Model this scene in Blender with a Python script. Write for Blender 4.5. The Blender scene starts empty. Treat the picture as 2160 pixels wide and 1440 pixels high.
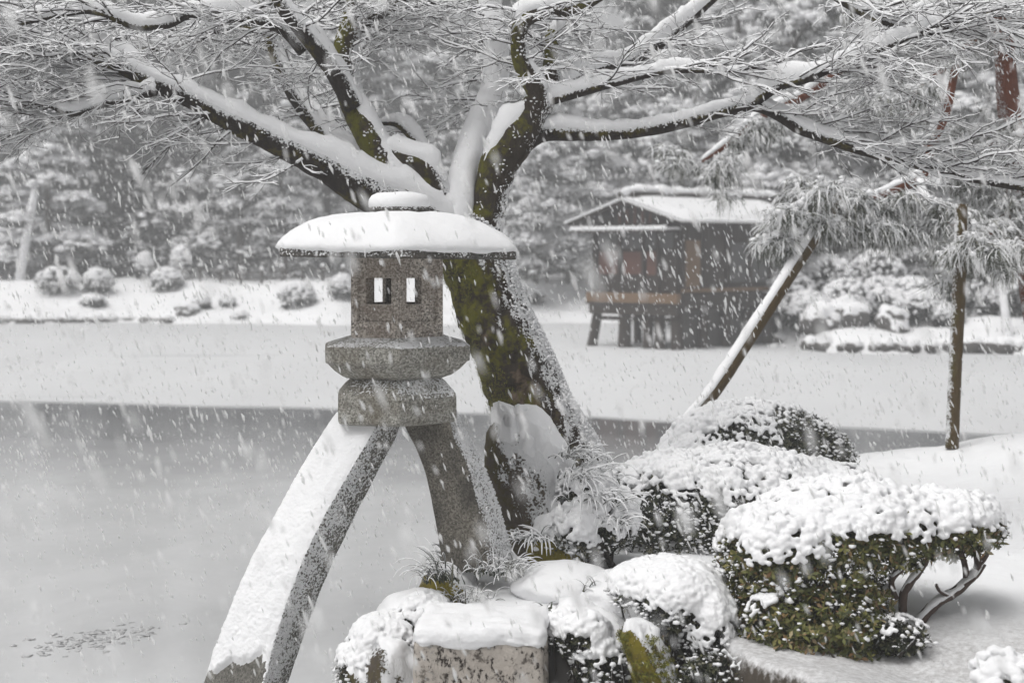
import bpy, bmesh, math, random
import numpy as np
from mathutils import Vector, noise, Matrix
random.seed(7); np.random.seed(7); noise.seed_set(3)
C = bpy.context.scene
COL = C.collection
R = math.radians

# ------------------------------------------------------------------ camera
F, YH, EYE = 3600.0, 530.0, 2.43            # focal length (px of the 2160 px wide photo), horizon row, eye height
cam = bpy.data.cameras.new('camera'); cam_o = bpy.data.objects.new('camera', cam); COL.objects.link(cam_o)
cam.sensor_width = 36; cam.lens = 60; cam.shift_y = -(720 - YH) / 2160
cam_o.location = (0, 0, EYE); cam_o.rotation_euler = (R(90), 0, 0)
cam.clip_start = 0.1; cam.clip_end = 2000
cam.dof.use_dof = True; cam.dof.focus_distance = 9.0; cam.dof.aperture_fstop = 2.5
C.camera = cam_o

# ------------------------------------------------------------------ sky, sun, exposure
SUN_EL, SUN_ROT = R(62), R(232)
W = bpy.data.worlds.new('World'); C.world = W; W.use_nodes = True
nt = W.node_tree; nt.nodes.clear()
sky = nt.nodes.new('ShaderNodeTexSky'); sky.sky_type = 'NISHITA'; sky.sun_disc = False
sky.sun_elevation = SUN_EL; sky.sun_rotation = SUN_ROT; sky.air_density = 1.0; sky.dust_density = 6.0; sky.ozone_density = 1.0
hs = nt.nodes.new('ShaderNodeHueSaturation'); hs.inputs['Saturation'].default_value = 0.08
bg = nt.nodes.new('ShaderNodeBackground'); bg.inputs['Strength'].default_value = 0.085
wo = nt.nodes.new('ShaderNodeOutputWorld')
nt.links.new(sky.outputs[0], hs.inputs['Color']); nt.links.new(hs.outputs[0], bg.inputs['Color']); nt.links.new(bg.outputs[0], wo.inputs[0])
sun = bpy.data.lights.new('sun', 'SUN'); sun.energy = 1.5; sun.angle = R(50); sun.color = (1, .985, .965)
sun_o = bpy.data.objects.new('sun', sun); COL.objects.link(sun_o)
sun_o.rotation_euler = (R(90) - SUN_EL, 0, R(180) - SUN_ROT)
sun_o.location = (0, 0, 40)
C.view_settings.view_transform = 'Standard'; C.view_settings.look = 'None'
C.view_settings.gamma = 1; C.view_settings.use_curve_mapping = False
C.view_settings.exposure = 0.21
C.cycles.use_denoising = True
C.cycles.max_bounces = 6; C.cycles.diffuse_bounces = 3; C.cycles.volume_bounces = 1
C.cycles.transparent_max_bounces = 8

# ------------------------------------------------------------------ helpers
def P(px, py, Y):
    return Vector(((px - 1080) / F * Y, Y, EYE - (py - YH) / F * Y))

class MB:
    def __init__(s): s.v = []; s.f = []
    def add(s, vs, fs):
        b = len(s.v); s.v.extend(vs); s.f.extend([tuple(i + b for i in f) for f in fs])
    def mesh(s, name, mat, smooth=True):
        me = bpy.data.meshes.new(name); me.from_pydata([tuple(p) for p in s.v], [], s.f)
        if smooth: me.shade_smooth()
        if mat: me.materials.append(mat)
        me.update(); return me
    def build(s, name, mat, parent=None, smooth=True):
        return link(name, s.mesh(name, mat, smooth), parent)

def link(name, me, parent=None):
    o = bpy.data.objects.new(name, me); COL.objects.link(o)
    if parent is not None:
        o.parent = parent
        o.matrix_parent_inverse = Matrix.Translation(-parent.location)
    return o

def npmesh(name, v, f, mat, parent=None, smooth=True):
    """v (n,3) float array, f (m,k) int array of equal-size faces"""
    me = bpy.data.meshes.new(name); v = np.asarray(v, dtype=np.float32); f = np.asarray(f, dtype=np.int32)
    me.vertices.add(len(v)); me.vertices.foreach_set('co', v.ravel())
    me.loops.add(f.size); me.loops.foreach_set('vertex_index', f.ravel())
    me.polygons.add(len(f)); me.polygons.foreach_set('loop_start', np.arange(0, f.size, f.shape[1], dtype=np.int32))
    me.update(calc_edges=True); me.validate()
    if smooth: me.shade_smooth()
    if mat: me.materials.append(mat)
    return link(name, me, parent)

def tag(o, label=None, cat=None, group=None, kind=None):
    if label: o['label'] = label
    if cat: o['category'] = cat
    if group: o['group'] = group
    if kind: o['kind'] = kind
    return o

def empty(name, loc, label, cat, group=None):
    o = bpy.data.objects.new(name, None); COL.objects.link(o); o.location = loc; o.empty_display_size = .1
    return tag(o, label, cat, group)

def copy_tree(o, parent=None):
    c = o.copy(); COL.objects.link(c)
    if parent is not None: c.parent = parent
    for ch in list(o.children): copy_tree(ch, c)
    return c

def sstep(a, b, x):
    t = np.clip((x - a) / (b - a), 0, 1); return t * t * (3 - 2 * t)

def nz(p, s=1.0, o=0.0): return noise.noise(Vector((p[0] * s + o, p[1] * s + o * .7, p[2] * s - o)))

def catmull(pts, rad, step=.03):
    pts = [Vector(p) for p in pts]; out, rr = [], []
    n = len(pts)
    for i in range(n - 1):
        p0 = pts[max(i - 1, 0)]; p1 = pts[i]; p2 = pts[i + 1]; p3 = pts[min(i + 2, n - 1)]
        k = max(2, int((p2 - p1).length / step))
        for j in range(k):
            t = j / k
            out.append(.5 * ((2 * p1) + (p2 - p0) * t + (2 * p0 - 5 * p1 + 4 * p2 - p3) * t * t + (3 * p1 - p0 - 3 * p2 + p3) * t ** 3))
            rr.append(rad[i] + (rad[i + 1] - rad[i]) * t)
    out.append(pts[-1]); rr.append(rad[-1]); return out, rr

def tangents(pts):
    n = len(pts); T = []
    for i in range(n):
        d = pts[min(i + 1, n - 1)] - pts[max(i - 1, 0)]
        T.append(d.normalized() if d.length > 1e-9 else Vector((0, 0, 1)))
    return T

def frames(pts):
    T = tangents(pts); N = []
    a = Vector((0, -1, 0)) if abs(T[0].y) < .9 else Vector((1, 0, 0))
    n = (a - T[0] * a.dot(T[0])).normalized()
    for t in T:
        n = n - t * n.dot(t)
        n = n.normalized() if n.length > 1e-6 else t.orthogonal().normalized()
        N.append(n)
    return T, N

def tube(mb, pts, rad, n=8, lump=0.0, ls=9.0, cap=True):
    T, N = frames(pts); vs, fs = [], []
    for i, p in enumerate(pts):
        b = T[i].cross(N[i])
        for k in range(n):
            a = 2 * math.pi * k / n
            d = N[i] * math.cos(a) + b * math.sin(a)
            q = p + d * rad[i]
            if lump: q = p + d * rad[i] * (1 + lump * (nz(q, ls) + .6 * nz(q, ls * 2.7, 5)))
            vs.append(q)
    m = len(pts)
    for i in range(m - 1):
        for k in range(n):
            k2 = (k + 1) % n
            fs.append((i * n + k, i * n + k2, (i + 1) * n + k2, (i + 1) * n + k))
    if cap:
        fs.append(tuple(range(n - 1, -1, -1))); fs.append(tuple((m - 1) * n + k for k in range(n)))
    mb.add(vs, fs)

def snow_on(mb, pts, rad, thick=1.0, base=.018, n=12, lean=(0, 0, 0), t0=.97, t1=.70, wrap=1.0, wid=1.0):
    """snow lying along the upper side of a limb: closed tube whose lower half is buried in the limb"""
    T = tangents(pts); vs, fs = [], []; m = len(pts)
    for i, p in enumerate(pts):
        t = T[i]; up = Vector((0, 0, 1)) + Vector(lean); up = up - t * up.dot(t)
        up = up.normalized() if up.length > .05 else Vector((1, 0, 0))
        sd = t.cross(up)
        k = float(sstep(t0, t1, np.array(abs(t.z))))
        nn = nz(p, 5, 2) * .55 + nz(p, 17, 9) * .4
        h = (base + rad[i] * .75) * thick * k * max(.12, 1 + 1.1 * nn)
        e = min(1, i / 2, (m - 1 - i) / 2)
        h *= .3 + .7 * e
        for a_ in range(n):
            a = 2 * math.pi * a_ / n
            c, s = math.cos(a), math.sin(a)
            if c > -.05:
                w = (rad[i] * (.80 + .24 * k * wrap) + .004 * k) * wid
                q = p + up * (rad[i] * .25 + (rad[i] * .72 + h) * max(c, 0) ** .75) + sd * (s * w)
                q = q + Vector((0, 0, 1)) * ((.007 * nz(q, 40) + .008 * nz(q, 18, 4)) * k)
                if k < .02: q = p + up * (rad[i] * .7 * c) + sd * (rad[i] * .7 * s)
            else:
                q = p + up * (rad[i] * .25 + rad[i] * .6 * c) + sd * (s * rad[i] * .7)
            vs.append(q)
    for i in range(m - 1):
        for k in range(n):
            k2 = (k + 1) % n
            fs.append((i * n + k, (i + 1) * n + k, (i + 1) * n + k2, i * n + k2))
    fs.append(tuple(range(n))); fs.append(tuple((m - 1) * n + k for k in range(n - 1, -1, -1)))
    mb.add(vs, fs)

def box(mb, c, sx, sy, sz, ax=None):
    """box centred at c with half sizes; ax = (ux, uy) horizontal unit vectors"""
    ux, uy = ax if ax else (Vector((1, 0, 0)), Vector((0, 1, 0))); uz = Vector((0, 0, 1)); c = Vector(c)
    vs = [c + ux * (sx * i) + uy * (sy * j) + uz * (sz * k) for k in (-1, 1) for j in (-1, 1) for i in (-1, 1)]
    mb.add(vs, [(0, 2, 3, 1), (4, 5, 7, 6), (0, 1, 5, 4), (2, 6, 7, 3), (0, 4, 6, 2), (1, 3, 7, 5)])

def ico(sub):
    bm = bmesh.new(); bmesh.ops.create_icosphere(bm, subdivisions=sub, radius=1)
    v = np.array([x.co[:] for x in bm.verts]); f = np.array([[q.index for q in x.verts] for x in bm.faces]); bm.free(); return v, f
ICO1, ICO2, ICO3, ICO4, ICO5 = ico(1), ico(2), ico(3), ico(4), ico(5)

def vnoise(v, s, o=0.0):
    return np.array([noise.noise(Vector((float(a[0] * s + o), float(a[1] * s - o), float(a[2] * s + o * .5)))) for a in v])

def lumps(cs, rs, kind=ICO1, sq=1.0, jit=.18):
    """many squashed lumpy balls as one vertex/face array pair"""
    v0, f0 = kind; V, Fc = [], []; b = 0
    for c, r in zip(cs, rs):
        j = 1 + jit * np.random.randn(len(v0), 1)
        V.append(v0 * j * np.array([r, r, r * sq]) + np.asarray(c)); Fc.append(f0 + b); b += len(v0)
    return np.concatenate(V), np.concatenate(Fc)

def remeshed(v, f, vox, smooth=4, fac=.5):
    me = bpy.data.meshes.new('tmp'); me.from_pydata([tuple(x) for x in v], [], [tuple(int(i) for i in q) for q in f])
    o = bpy.data.objects.new('tmp', me); COL.objects.link(o)
    m = o.modifiers.new('r', 'REMESH'); m.mode = 'VOXEL'; m.voxel_size = vox
    s = o.modifiers.new('s', 'SMOOTH'); s.iterations = smooth; s.factor = fac
    bpy.context.view_layer.update()
    dg = bpy.context.evaluated_depsgraph_get()
    r = bpy.data.meshes.new_from_object(o.evaluated_get(dg))
    bpy.data.objects.remove(o); bpy.data.meshes.remove(me); r.shade_smooth(); return r

# ------------------------------------------------------------------ materials
class Mat:
    def __init__(s, name):
        s.m = bpy.data.materials.new(name); s.m.use_nodes = True; s.t = s.m.node_tree
        s.b = s.t.nodes['Principled BSDF']; s.b.inputs['Specular IOR Level'].default_value = .25
        s.geo = s.t.nodes.new('ShaderNodeNewGeometry'); s.tc = s.t.nodes.new('ShaderNodeTexCoord')
    def n(s, typ, **kw):
        x = s.t.nodes.new(typ)
        for k, v in kw.items(): setattr(x, k, v)
        return x
    def l(s, a, b): s.t.links.new(a, b)
    def noise(s, scale, detail=4, rough=.6, vec=None, dist=0.0):
        x = s.n('ShaderNodeTexNoise'); x.inputs['Scale'].default_value = scale; x.inputs['Detail'].default_value = detail
        x.inputs['Roughness'].default_value = rough; x.inputs['Distortion'].default_value = dist
        s.l(vec if vec is not None else s.tc.outputs['Object'], x.inputs['Vector']); return x.outputs['Fac']
    def ramp(s, fac, stops):
        x = s.n('ShaderNodeValToRGB'); e = x.color_ramp.elements
        while len(e) < len(stops): e.new(.5)
        for q, (p, c) in zip(e, stops):
            q.position = p; q.color = (c, c, c, 1) if not isinstance(c, tuple) else (*c, 1)
        s.l(fac, x.inputs['Fac']); return x.outputs['Color']
    def mix(s, fac, a, b):
        x = s.n('ShaderNodeMix', data_type='RGBA')
        for sock, val in ((x.inputs[0], fac), (x.inputs[6], a), (x.inputs[7], b)):
            if isinstance(val, (int, float)): sock.default_value = val
            elif isinstance(val, tuple): sock.default_value = (*val, 1)
            else: s.l(val, sock)
        return x.outputs[2]
    def math(s, op, a, b=0.0, c=0.0):
        x = s.n('ShaderNodeMath', operation=op)
        for sock, val in zip(x.inputs, (a, b, c)):
            if isinstance(val, (int, float)): sock.default_value = val
            else: s.l(val, sock)
        return x.outputs[0]
    def dotn(s, vec):
        x = s.n('ShaderNodeVectorMath', operation='DOT_PRODUCT'); s.l(s.geo.outputs['Normal'], x.inputs[0]); x.inputs[1].default_value = vec
        return x.outputs['Value']
    def bump(s, h, dist=.01, strength=.5):
        x = s.n('ShaderNodeBump'); x.inputs['Distance'].default_value = dist; x.inputs['Strength'].default_value = strength
        s.l(h, x.inputs['Height']); s.l(x.outputs[0], s.b.inputs['Normal']); return x
    def col(s, c):
        if isinstance(c, tuple): s.b.inputs['Base Color'].default_value = (*c, 1)
        else: s.l(c, s.b.inputs['Base Color'])
    def rough(s, r):
        if isinstance(r, (int, float)): s.b.inputs['Roughness'].default_value = r
        else: s.l(r, s.b.inputs['Roughness'])
SNOWC = (.86, .865, .875)

def snow_mat(name='snow', grain=90, d=.006):
    m = Mat(name); m.col(m.mix(m.noise(6, 3), (.83, .835, .85), (.89, .89, .895))); m.rough(.85)
    h = m.math('ADD', m.noise(grain, 5, .7), m.math('MULTIPLY', m.noise(grain * .22, 3), 1.5))
    m.bump(h, d, .6); m.b.inputs['Specular IOR Level'].default_value = .1
    return m.m
SNOW = snow_mat(); SNOW_FAR = snow_mat('snow_far', 12, .03)

def dusted(m, base, dirv, lo, hi, scale=70, weight=.55, big=9):
    """fine snow stuck to faces turned towards dirv: colour grain only"""
    d = m.dotn(dirv)
    nn = m.math('ADD', m.math('MULTIPLY', m.noise(scale, 3, .65), .8), m.math('MULTIPLY', m.noise(big, 3), .45))
    f = m.math('ADD', m.math('MULTIPLY', d, weight), nn)
    fac = m.ramp(f, [(lo, 0.0), (hi, 1.0)])
    return m.mix(fac, base, SNOWC), fac, f

def granite(name, c0, c1, dirv=(.35, -.25, .9), lo=.98, hi=1.06, weight=.45, stain=None):
    m = Mat(name)
    sp = m.n('ShaderNodeTexVoronoi'); sp.inputs['Scale'].default_value = 110; m.l(m.tc.outputs['Object'], sp.inputs['Vector'])
    grain = m.mix(m.ramp(sp.outputs['Color'], [(.2, 0.0), (.8, 1.0)]), c0, c1)
    dark = m.ramp(m.noise(95, 2, .7), [(.36, 1.0), (.46, 0.0)])
    base = m.mix(m.math('MULTIPLY', dark, .7), grain, (.035, .033, .03))
    st = m.ramp(m.noise(4.5, 5, .7), [(.42, 0.0), (.7, .75)])
    base = m.mix(st, base, stain or (.085, .07, .052))
    c, fac, f = dusted(m, base, dirv, lo, hi, 85, weight)
    m.col(c); m.rough(.8)
    m.bump(m.math('ADD', m.noise(120, 4, .7), m.math('MULTIPLY', fac, .8)), .006, .7)
    return m.m
GRAN = granite('granite_grey', (.18, .175, .155), (.46, .45, .41), stain=(.12, .10, .07))
GRAN_BROWN = granite('granite_brown', (.23, .205, .18), (.76, .70, .63), stain=(.22, .175, .14))
GRAN_RIM = granite('granite_dark_rim', (.05, .05, .048), (.14, .135, .125), dirv=(0, -.4, .5), lo=.83, hi=.9, weight=.5)
GRAN_LEG = granite('granite_leg', (.13, .125, .11), (.30, .29, .26), dirv=(.95, -.1, .35), lo=.93, hi=1.05, weight=.42, stain=(.05, .046, .04))

def bark_mat(name, c0, c1, moss, tan, dirv=(.9, -.15, .45), lo=.80, hi=.88, weight=.5, mossw=1.0, scar=None):
    m = Mat(name)
    mp = m.n('ShaderNodeMapping'); mp.inputs['Scale'].default_value = (1, 1, .35); m.l(m.tc.outputs['Object'], mp.inputs['Vector'])
    b = m.mix(m.noise(26, 6, .7, mp.outputs[0]), c0, c1)
    if tan: b = m.mix(m.ramp(m.noise(3.2, 4, .6, dist=.4), [(.60, 0.0), (.68, .85)]), b, tan)
    if scar:
        dv = m.n('ShaderNodeVectorMath', operation='DISTANCE'); m.l(m.geo.outputs['Position'], dv.inputs[0]); dv.inputs[1].default_value = scar
        sf = m.ramp(m.math('ADD', dv.outputs['Value'], m.math('MULTIPLY', m.math('SUBTRACT', m.noise(9, 4), .5), .35)), [(.10, 1.0), (.16, 0.0)])
        b = m.mix(sf, b, m.mix(m.noise(45, 4), (.13, .085, .055), (.36, .27, .19)))
    if moss:
        dm = m.math('MULTIPLY', m.dotn((-.85, -.45, .2)), .16)
        mm = m.math('ADD', dm, m.math('ADD', m.math('MULTIPLY', m.noise(5, 5, .65), .75), m.math('MULTIPLY', m.noise(40, 3), .2)))
        mf = m.ramp(mm, [(.50 / max(mossw, .1), 0.0), (.62 / max(mossw, .1), .95)])
        mc = m.mix(m.noise(14, 4), moss, (moss[0] * 2.1, moss[1] * 1.8, moss[2] * 1.3))
        b = m.mix(mf, b, mc)
    c, fac, f = dusted(m, b, dirv, lo, hi, 75, weight)
    m.col(c); m.rough(.9)
    m.bump(m.math('ADD', m.noise(38, 6, .75, mp.outputs[0]), m.math('MULTIPLY', fac, .5)), .03, .9)
    return m.m
BARK = bark_mat('mossy_bark', (.018, .014, .011), (.075, .058, .042), (.085, .09, .010), (.17, .125, .085), mossw=.925, lo=.97, hi=1.02, scar=tuple(P(1108, 838, 10.0)))
BARK_LIMB = bark_mat('dark_bark', (.016, .013, .012), (.05, .04, .034), (.065, .06, .012), None, (.2, -.15, .95), .74, .80, .5, .9)
PINE_RED = bark_mat('red_pine_bark', (.09, .028, .014), (.25, .075, .035), None, None, (-.5, -.1, .6), .84, .92)
PINE_FAR = bark_mat('far_bark', (.03, .026, .024), (.075, .062, .05), None, None, (-.6, -.1, .7), .9, 1.0)
POLE = bark_mat('pole_wood', (.045, .030, .012), (.13, .085, .032), (.06, .055, .015), None, (-.7, -.1, .6), .92, .98, .5, .85)
TREE_STONE = bark_mat('lichen_rock', (.05, .042, .034), (.16, .13, .10), (.06, .055, .02), (.2, .18, .14), (.6, -.25, .75), .74, .80, .5, .9)
MOSS_STONE = bark_mat('mossy_rock', (.04, .03, .015), (.12, .085, .04), (.13, .12, .015), None, (.5, -.2, .75), .86, .92, .5, 1.15)

def plain(name, c, rough=.8, var=.3, scale=8, spec=.25):
    m = Mat(name); m.col(m.mix(m.noise(scale, 5), tuple(x * (1 - var) for x in c), tuple(x * (1 + var) for x in c)))
    m.rough(rough); m.b.inputs['Specular IOR Level'].default_value = spec
    m.bump(m.noise(scale * 6, 4), .006, .4); return m.m
TWIG = plain('twig_bark', (.030, .022, .020), .9, .4, 30)

def leaf_mat(name, stops, spec=.3):
    m = Mat(name); m.col(m.ramp(m.geo.outputs['Random Per Island'], stops)); m.rough(.55)
    m.b.inputs['Specular IOR Level'].default_value = spec; return m.m
LEAF = leaf_mat('azalea_leaves', [(0, (.03, .036, .014)), (.3, (.07, .08, .022)), (.6, (.13, .135, .035)), (.8, (.20, .185, .06)), (.93, (.20, .11, .05)), (1, (.36, .33, .20))])
LEAF_DARK = leaf_mat('dark_leaves', [(0, (.014, .018, .012)), (.5, (.035, .042, .022)), (.85, (.085, .085, .04)), (1, (.24, .23, .18))])
BLADE = leaf_mat('grass_blades', [(0, (.02, .028, .018)), (.6, (.04, .05, .03)), (1, (.10, .10, .06))])
NEEDLE = leaf_mat('pine_needles', [(0, (.03, .038, .026)), (.6, (.065, .075, .05)), (.8, (.12, .12, .08)), (1, (.3, .3, .27))])
NEEDLE_FAR = leaf_mat('far_needles', [(0, (.010, .013, .011)), (.6, (.026, .030, .026)), (1, (.055, .055, .05))])

m = Mat('lichen_granite')           # the cut stone post in front
mp = m.n('ShaderNodeMapping'); mp.inputs['Scale'].default_value = (1, 1, .6); m.l(m.tc.outputs['Object'], mp.inputs['Vector'])
b_ = m.mix(m.noise(9, 5), (.42, .37, .325), (.62, .575, .52))
pit = m.ramp(m.math('ADD', m.noise(38, 6, .8, mp.outputs[0]), m.math('MULTIPLY', m.noise(5, 3), .25)), [(.53, 1.0), (.575, 0.0)])
b_ = m.mix(pit, b_, (.045, .035, .028))
blot = m.ramp(m.math('ADD', m.noise(7, 6, .75), m.math('MULTIPLY', m.noise(60, 3), .15)), [(.64, 0.0), (.70, .8)])
b_ = m.mix(blot, b_, (.09, .075, .06))
sn = m.ramp(m.math('ADD', m.noise(11, 6, .75), m.math('MULTIPLY', m.dotn((.2, -.3, .9)), .1)), [(.66, 0.0), (.69, 1.0)])
m.col(m.mix(sn, b_, SNOWC)); m.rough(.9)
m.bump(m.math('ADD', m.math('SUBTRACT', m.noise(45, 5, .75), pit), m.math('MULTIPLY', sn, 1.2)), .02, .8)
POST_STONE = m.m

m = Mat('pond_ice')                 # snow-covered ice: pale, with a few grey melt streaks
mp = m.n('ShaderNodeMapping'); mp.inputs['Scale'].default_value = (.06, .5, 1); m.l(m.tc.outputs['Object'], mp.inputs['Vector'])
st = m.ramp(m.noise(1.6, 4, .6, mp.outputs[0]), [(.66, 0.0), (.74, .8)])
m.col(m.mix(st, m.mix(m.noise(.25, 3), (.57, .575, .585), (.64, .645, .65)), (.33, .34, .35))); m.rough(.6)
m.bump(m.noise(.8, 3), .004, .1); ICE = m.m

m = Mat('pond_water')               # still, milky, half-frozen water
mp = m.n('ShaderNodeMapping'); mp.inputs['Scale'].default_value = (1, .55, 1); m.l(m.tc.outputs['Object'], mp.inputs['Vector'])
slush = m.ramp(m.noise(.9, 6, .7, mp.outputs[0], .4), [(.40, 0.0), (.60, 1.0)])
wx = m.n('ShaderNodeSeparateXYZ'); m.l(m.geo.outputs['Position'], wx.inputs[0])
op = m.math('ADD', m.math('ADD', wx.outputs[1], m.math('MULTIPLY', wx.outputs[0], .33)), m.math('MULTIPLY', m.math('SUBTRACT', m.noise(.5, 4), .5), 5.0))
refl_dark = m.ramp(m.math('MULTIPLY', m.math('SUBTRACT', op, 16.0), .12), [(.0, 0.0), (.9, 1.0)])   # dark tree reflection painted into open water off the ice edge, slush nearer
m.col(m.mix(refl_dark, m.mix(slush, (.63, .635, .64), (.70, .705, .71)), (.17, .175, .18))); m.rough(.11)
m.b.inputs['Specular IOR Level'].default_value = .5; m.b.inputs['IOR'].default_value = 1.4
m.bump(m.noise(2.5, 3, .5, mp.outputs[0]), .006, .12); WATER = m.m

m = Mat('bank_ground')              # snow where flat, dark soil where steep, trodden grey patch near the path
steep = m.ramp(m.math('ADD', m.dotn((0, 0, 1)), m.math('MULTIPLY', m.math('SUBTRACT', m.noise(24, 6, .75), .5), .9)), [(.46, 0.0), (.72, 1.0)])
sx = m.n('ShaderNodeSeparateXYZ'); m.l(m.geo.outputs['Position'], sx.inputs[0])
tro = m.math('ADD', m.math('MULTIPLY', m.math('SUBTRACT', 8.15, sx.outputs[1]), 1.3), m.math('MULTIPLY', m.noise(2.2, 6, .7), .9))
tf = m.math('MULTIPLY', m.ramp(tro, [(.35, 0.0), (1.0, 1.0)]), m.ramp(m.noise(30, 5, .75), [(.35, .3), (.62, .85)]))
soil = m.mix(m.noise(25, 5), (.03, .024, .018), (.09, .075, .06))
g = m.mix(tf, SNOWC, (.36, .35, .345))
leafy = m.ramp(m.noise(55, 3, .7), [(.66, 0.0), (.70, .8)])
g = m.mix(m.math('MULTIPLY', leafy, tf), g, (.10, .065, .045))
m.col(m.mix(steep, soil, g)); m.rough(.9)
m.bump(m.math('ADD', m.noise(60, 5, .7), m.math('MULTIPLY', m.noise(9, 4), 1.5)), .006, .5); BANK = m.m

WOOD_DARK = plain('house_dark_wood', (.042, .034, .029), .85, .35, 4)
WOOD_RED = plain('house_red_wood', (.13, .06, .045), .85, .4, 5)
WOOD_OCHRE = plain('house_ochre_wood', (.18, .115, .068), .85, .3, 5)
PLASTER = plain('house_plaster', (.10, .10, .10), .9, .2, 3)
STONE_FAR = plain('shore_rock', (.10, .095, .09), .9, .4, 3)
SOIL = plain('pond_bed', (.08, .07, .06), .95, .3, .3)

# ------------------------------------------------------------------ ground, water, ice, far shore
mb = MB(); mb.add([(-260, -60, -1.6), (260, -60, -1.6), (260, 300, -1.6), (-260, 300, -1.6)], [(0, 1, 2, 3)])
tag(mb.build('ground', SOIL), kind='structure')
mb = MB(); mb.add([(-150, -20, 0), (150, -20, 0), (150, 110, 0), (-150, 110, 0)], [(0, 1, 2, 3)])
tag(mb.build('water', WATER), kind='structure')

def far_shore_y(x): return 57 - 16.3 * sstep(4.9, 7.6, x) + .8 * np.sin(x * .35) + .35 * np.sin(x * 1.3)
# ice sheet: an irregular slab 3 cm thick lying on the water
edge = [(-60, 41.5), (-25, 32.6), (-8.3, 27.9), (-3.0, 26.5), (0, 25.5), (2.05, 24.7), (5.9, 23.1), (9, 21.9), (20, 19.5), (60, 16)]
ex = np.linspace(-60, 60, 481); ey = np.interp(ex, [e[0] for e in edge], [e[1] for e in edge]) + .10 * np.sin(ex * 1.7) + np.array([.25 * nz((x, 3, 0), .5) for x in ex])
v, f = [], []
for x, y in zip(ex, ey): v += [(x, y, -.02), (x, y + .01, .03), (x, float(far_shore_y(x)) - .55, .03)]
for i in range(len(ex) - 1):
    a, b = i * 3, i * 3 + 3
    f += [(a, b, b + 1, a + 1), (a + 1, b + 1, b + 2, a + 2)]
tag(npmesh('ice', v, f, ICE, smooth=False), kind='structure')

gx = np.concatenate([np.linspace(-120, -32, 45)[:-1], np.linspace(-32, 32, 190), np.linspace(32, 120, 45)[1:]])
gy = np.concatenate([np.linspace(38, 72, 120), np.linspace(72, 240, 60)[1:]])
X, Y = np.meshgrid(gx, gy)
D = Y - far_shore_y(X)
right = sstep(4.9, 8, X)
Zf = -.6 + .95 * sstep(-.8, .7, D) + (1.0 - .25 * right) * sstep(.3, 5.5, D) + .10 * np.clip(D - 9, 0, 110) + .0006 * np.clip(D - 15, 0, 60) ** 2
pos = np.stack([X, Y, np.zeros_like(X)], -1).reshape(-1, 3)
Zf = Zf + (.22 * vnoise(pos, .35) + .09 * vnoise(pos, 1.3, 4)).reshape(Zf.shape) * sstep(0, 2, D)
def far_z(x, y):
    i = np.clip(np.searchsorted(gx, x) - 1, 0, len(gx) - 2); j = np.clip(np.searchsorted(gy, y) - 1, 0, len(gy) - 2)
    return float(max(Zf[j, i], Zf[j, i + 1], Zf[j + 1, i], Zf[j + 1, i + 1]) * .5 + min(Zf[j, i], Zf[j, i + 1], Zf[j + 1, i], Zf[j + 1, i + 1]) * .5)
nx = len(gx)
idx = np.arange((len(gy) - 1) * nx).reshape(-1, nx)[:, :-1].ravel()
tag(npmesh('hill', np.stack([X, Y, Zf], -1).reshape(-1, 3), np.stack([idx, idx + 1, idx + nx + 1, idx + nx], 1), SNOW_FAR), kind='structure')

# the near bank with its shore line
POLY = np.array([(-.47, 8.25), (-.46, 9.2), (-.22, 9.9), (.0, 10.8), (.55, 13.2), (2.2, 14.6), (5, 14.9), (16, 13.8), (16, 3.2), (1.5, 3.2), (1.12, 6.5), (.86, 7.5), (.62, 7.9), (.2, 8.1)])
def poly_dist(x, y):
    d = np.full(x.shape, 1e9); ins = np.zeros(x.shape, bool)
    for i in range(len(POLY)):
        a, b = POLY[i], POLY[(i + 1) % len(POLY)]; e = b - a
        t = np.clip(((x - a[0]) * e[0] + (y - a[1]) * e[1]) / (e @ e), 0, 1)
        d = np.minimum(d, np.hypot(x - a[0] - t * e[0], y - a[1] - t * e[1]))
        c = ((a[1] > y) != (b[1] > y)) & (x < (b[0] - a[0]) * (y - a[1]) / (b[1] - a[1] + 1e-12) + a[0]); ins ^= c
    return np.where(ins, d, -d)
def bank_z(x, y):
    x = np.asarray(x, float); y = np.asarray(y, float); d = poly_dist(x, y) + .05 * np.sin(x * 7 + y * 3) * np.cos(y * 8)
    z = -.55 + 1.22 * sstep(-.12, .22, d) + .05 * sstep(.2, .8, d)
    z = z + .30 * sstep(2.7, 4.6, x) * sstep(9.0, 12.5, y) * sstep(0, 1.3, d) + .05 * sstep(9.5, 12.5, y) * sstep(.3, 1.2, d)
    z = z - .13 * sstep(8.3, 7.3, y) * sstep(.3, .9, d)
    z = z + .035 * np.sin(x * 2.3 + 1) * np.sin(y * 1.9) * sstep(.1, .5, d)
    return z
gx2 = np.concatenate([np.linspace(-.8, 3.2, 170), np.linspace(3.2, 16, 110)[1:]]); gy2 = np.linspace(3, 15.2, 300)
X2, Y2 = np.meshgrid(gx2, gy2); Z2 = bank_z(X2, Y2)
pos = np.stack([X2, Y2, Z2], -1).reshape(-1, 3)
pos[:, 2] += .02 * vnoise(pos, 3.5) + .008 * vnoise(pos, 14, 3)
nx = len(gx2); idx = np.arange((len(gy2) - 1) * nx).reshape(-1, nx)[:, :-1].ravel()
tag(npmesh('snow_bank', pos, np.stack([idx, idx + 1, idx + nx + 1, idx + nx], 1), BANK), kind='structure')
def bz(x, y): return float(bank_z(np.array([x]), np.array([y]))[0])

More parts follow.
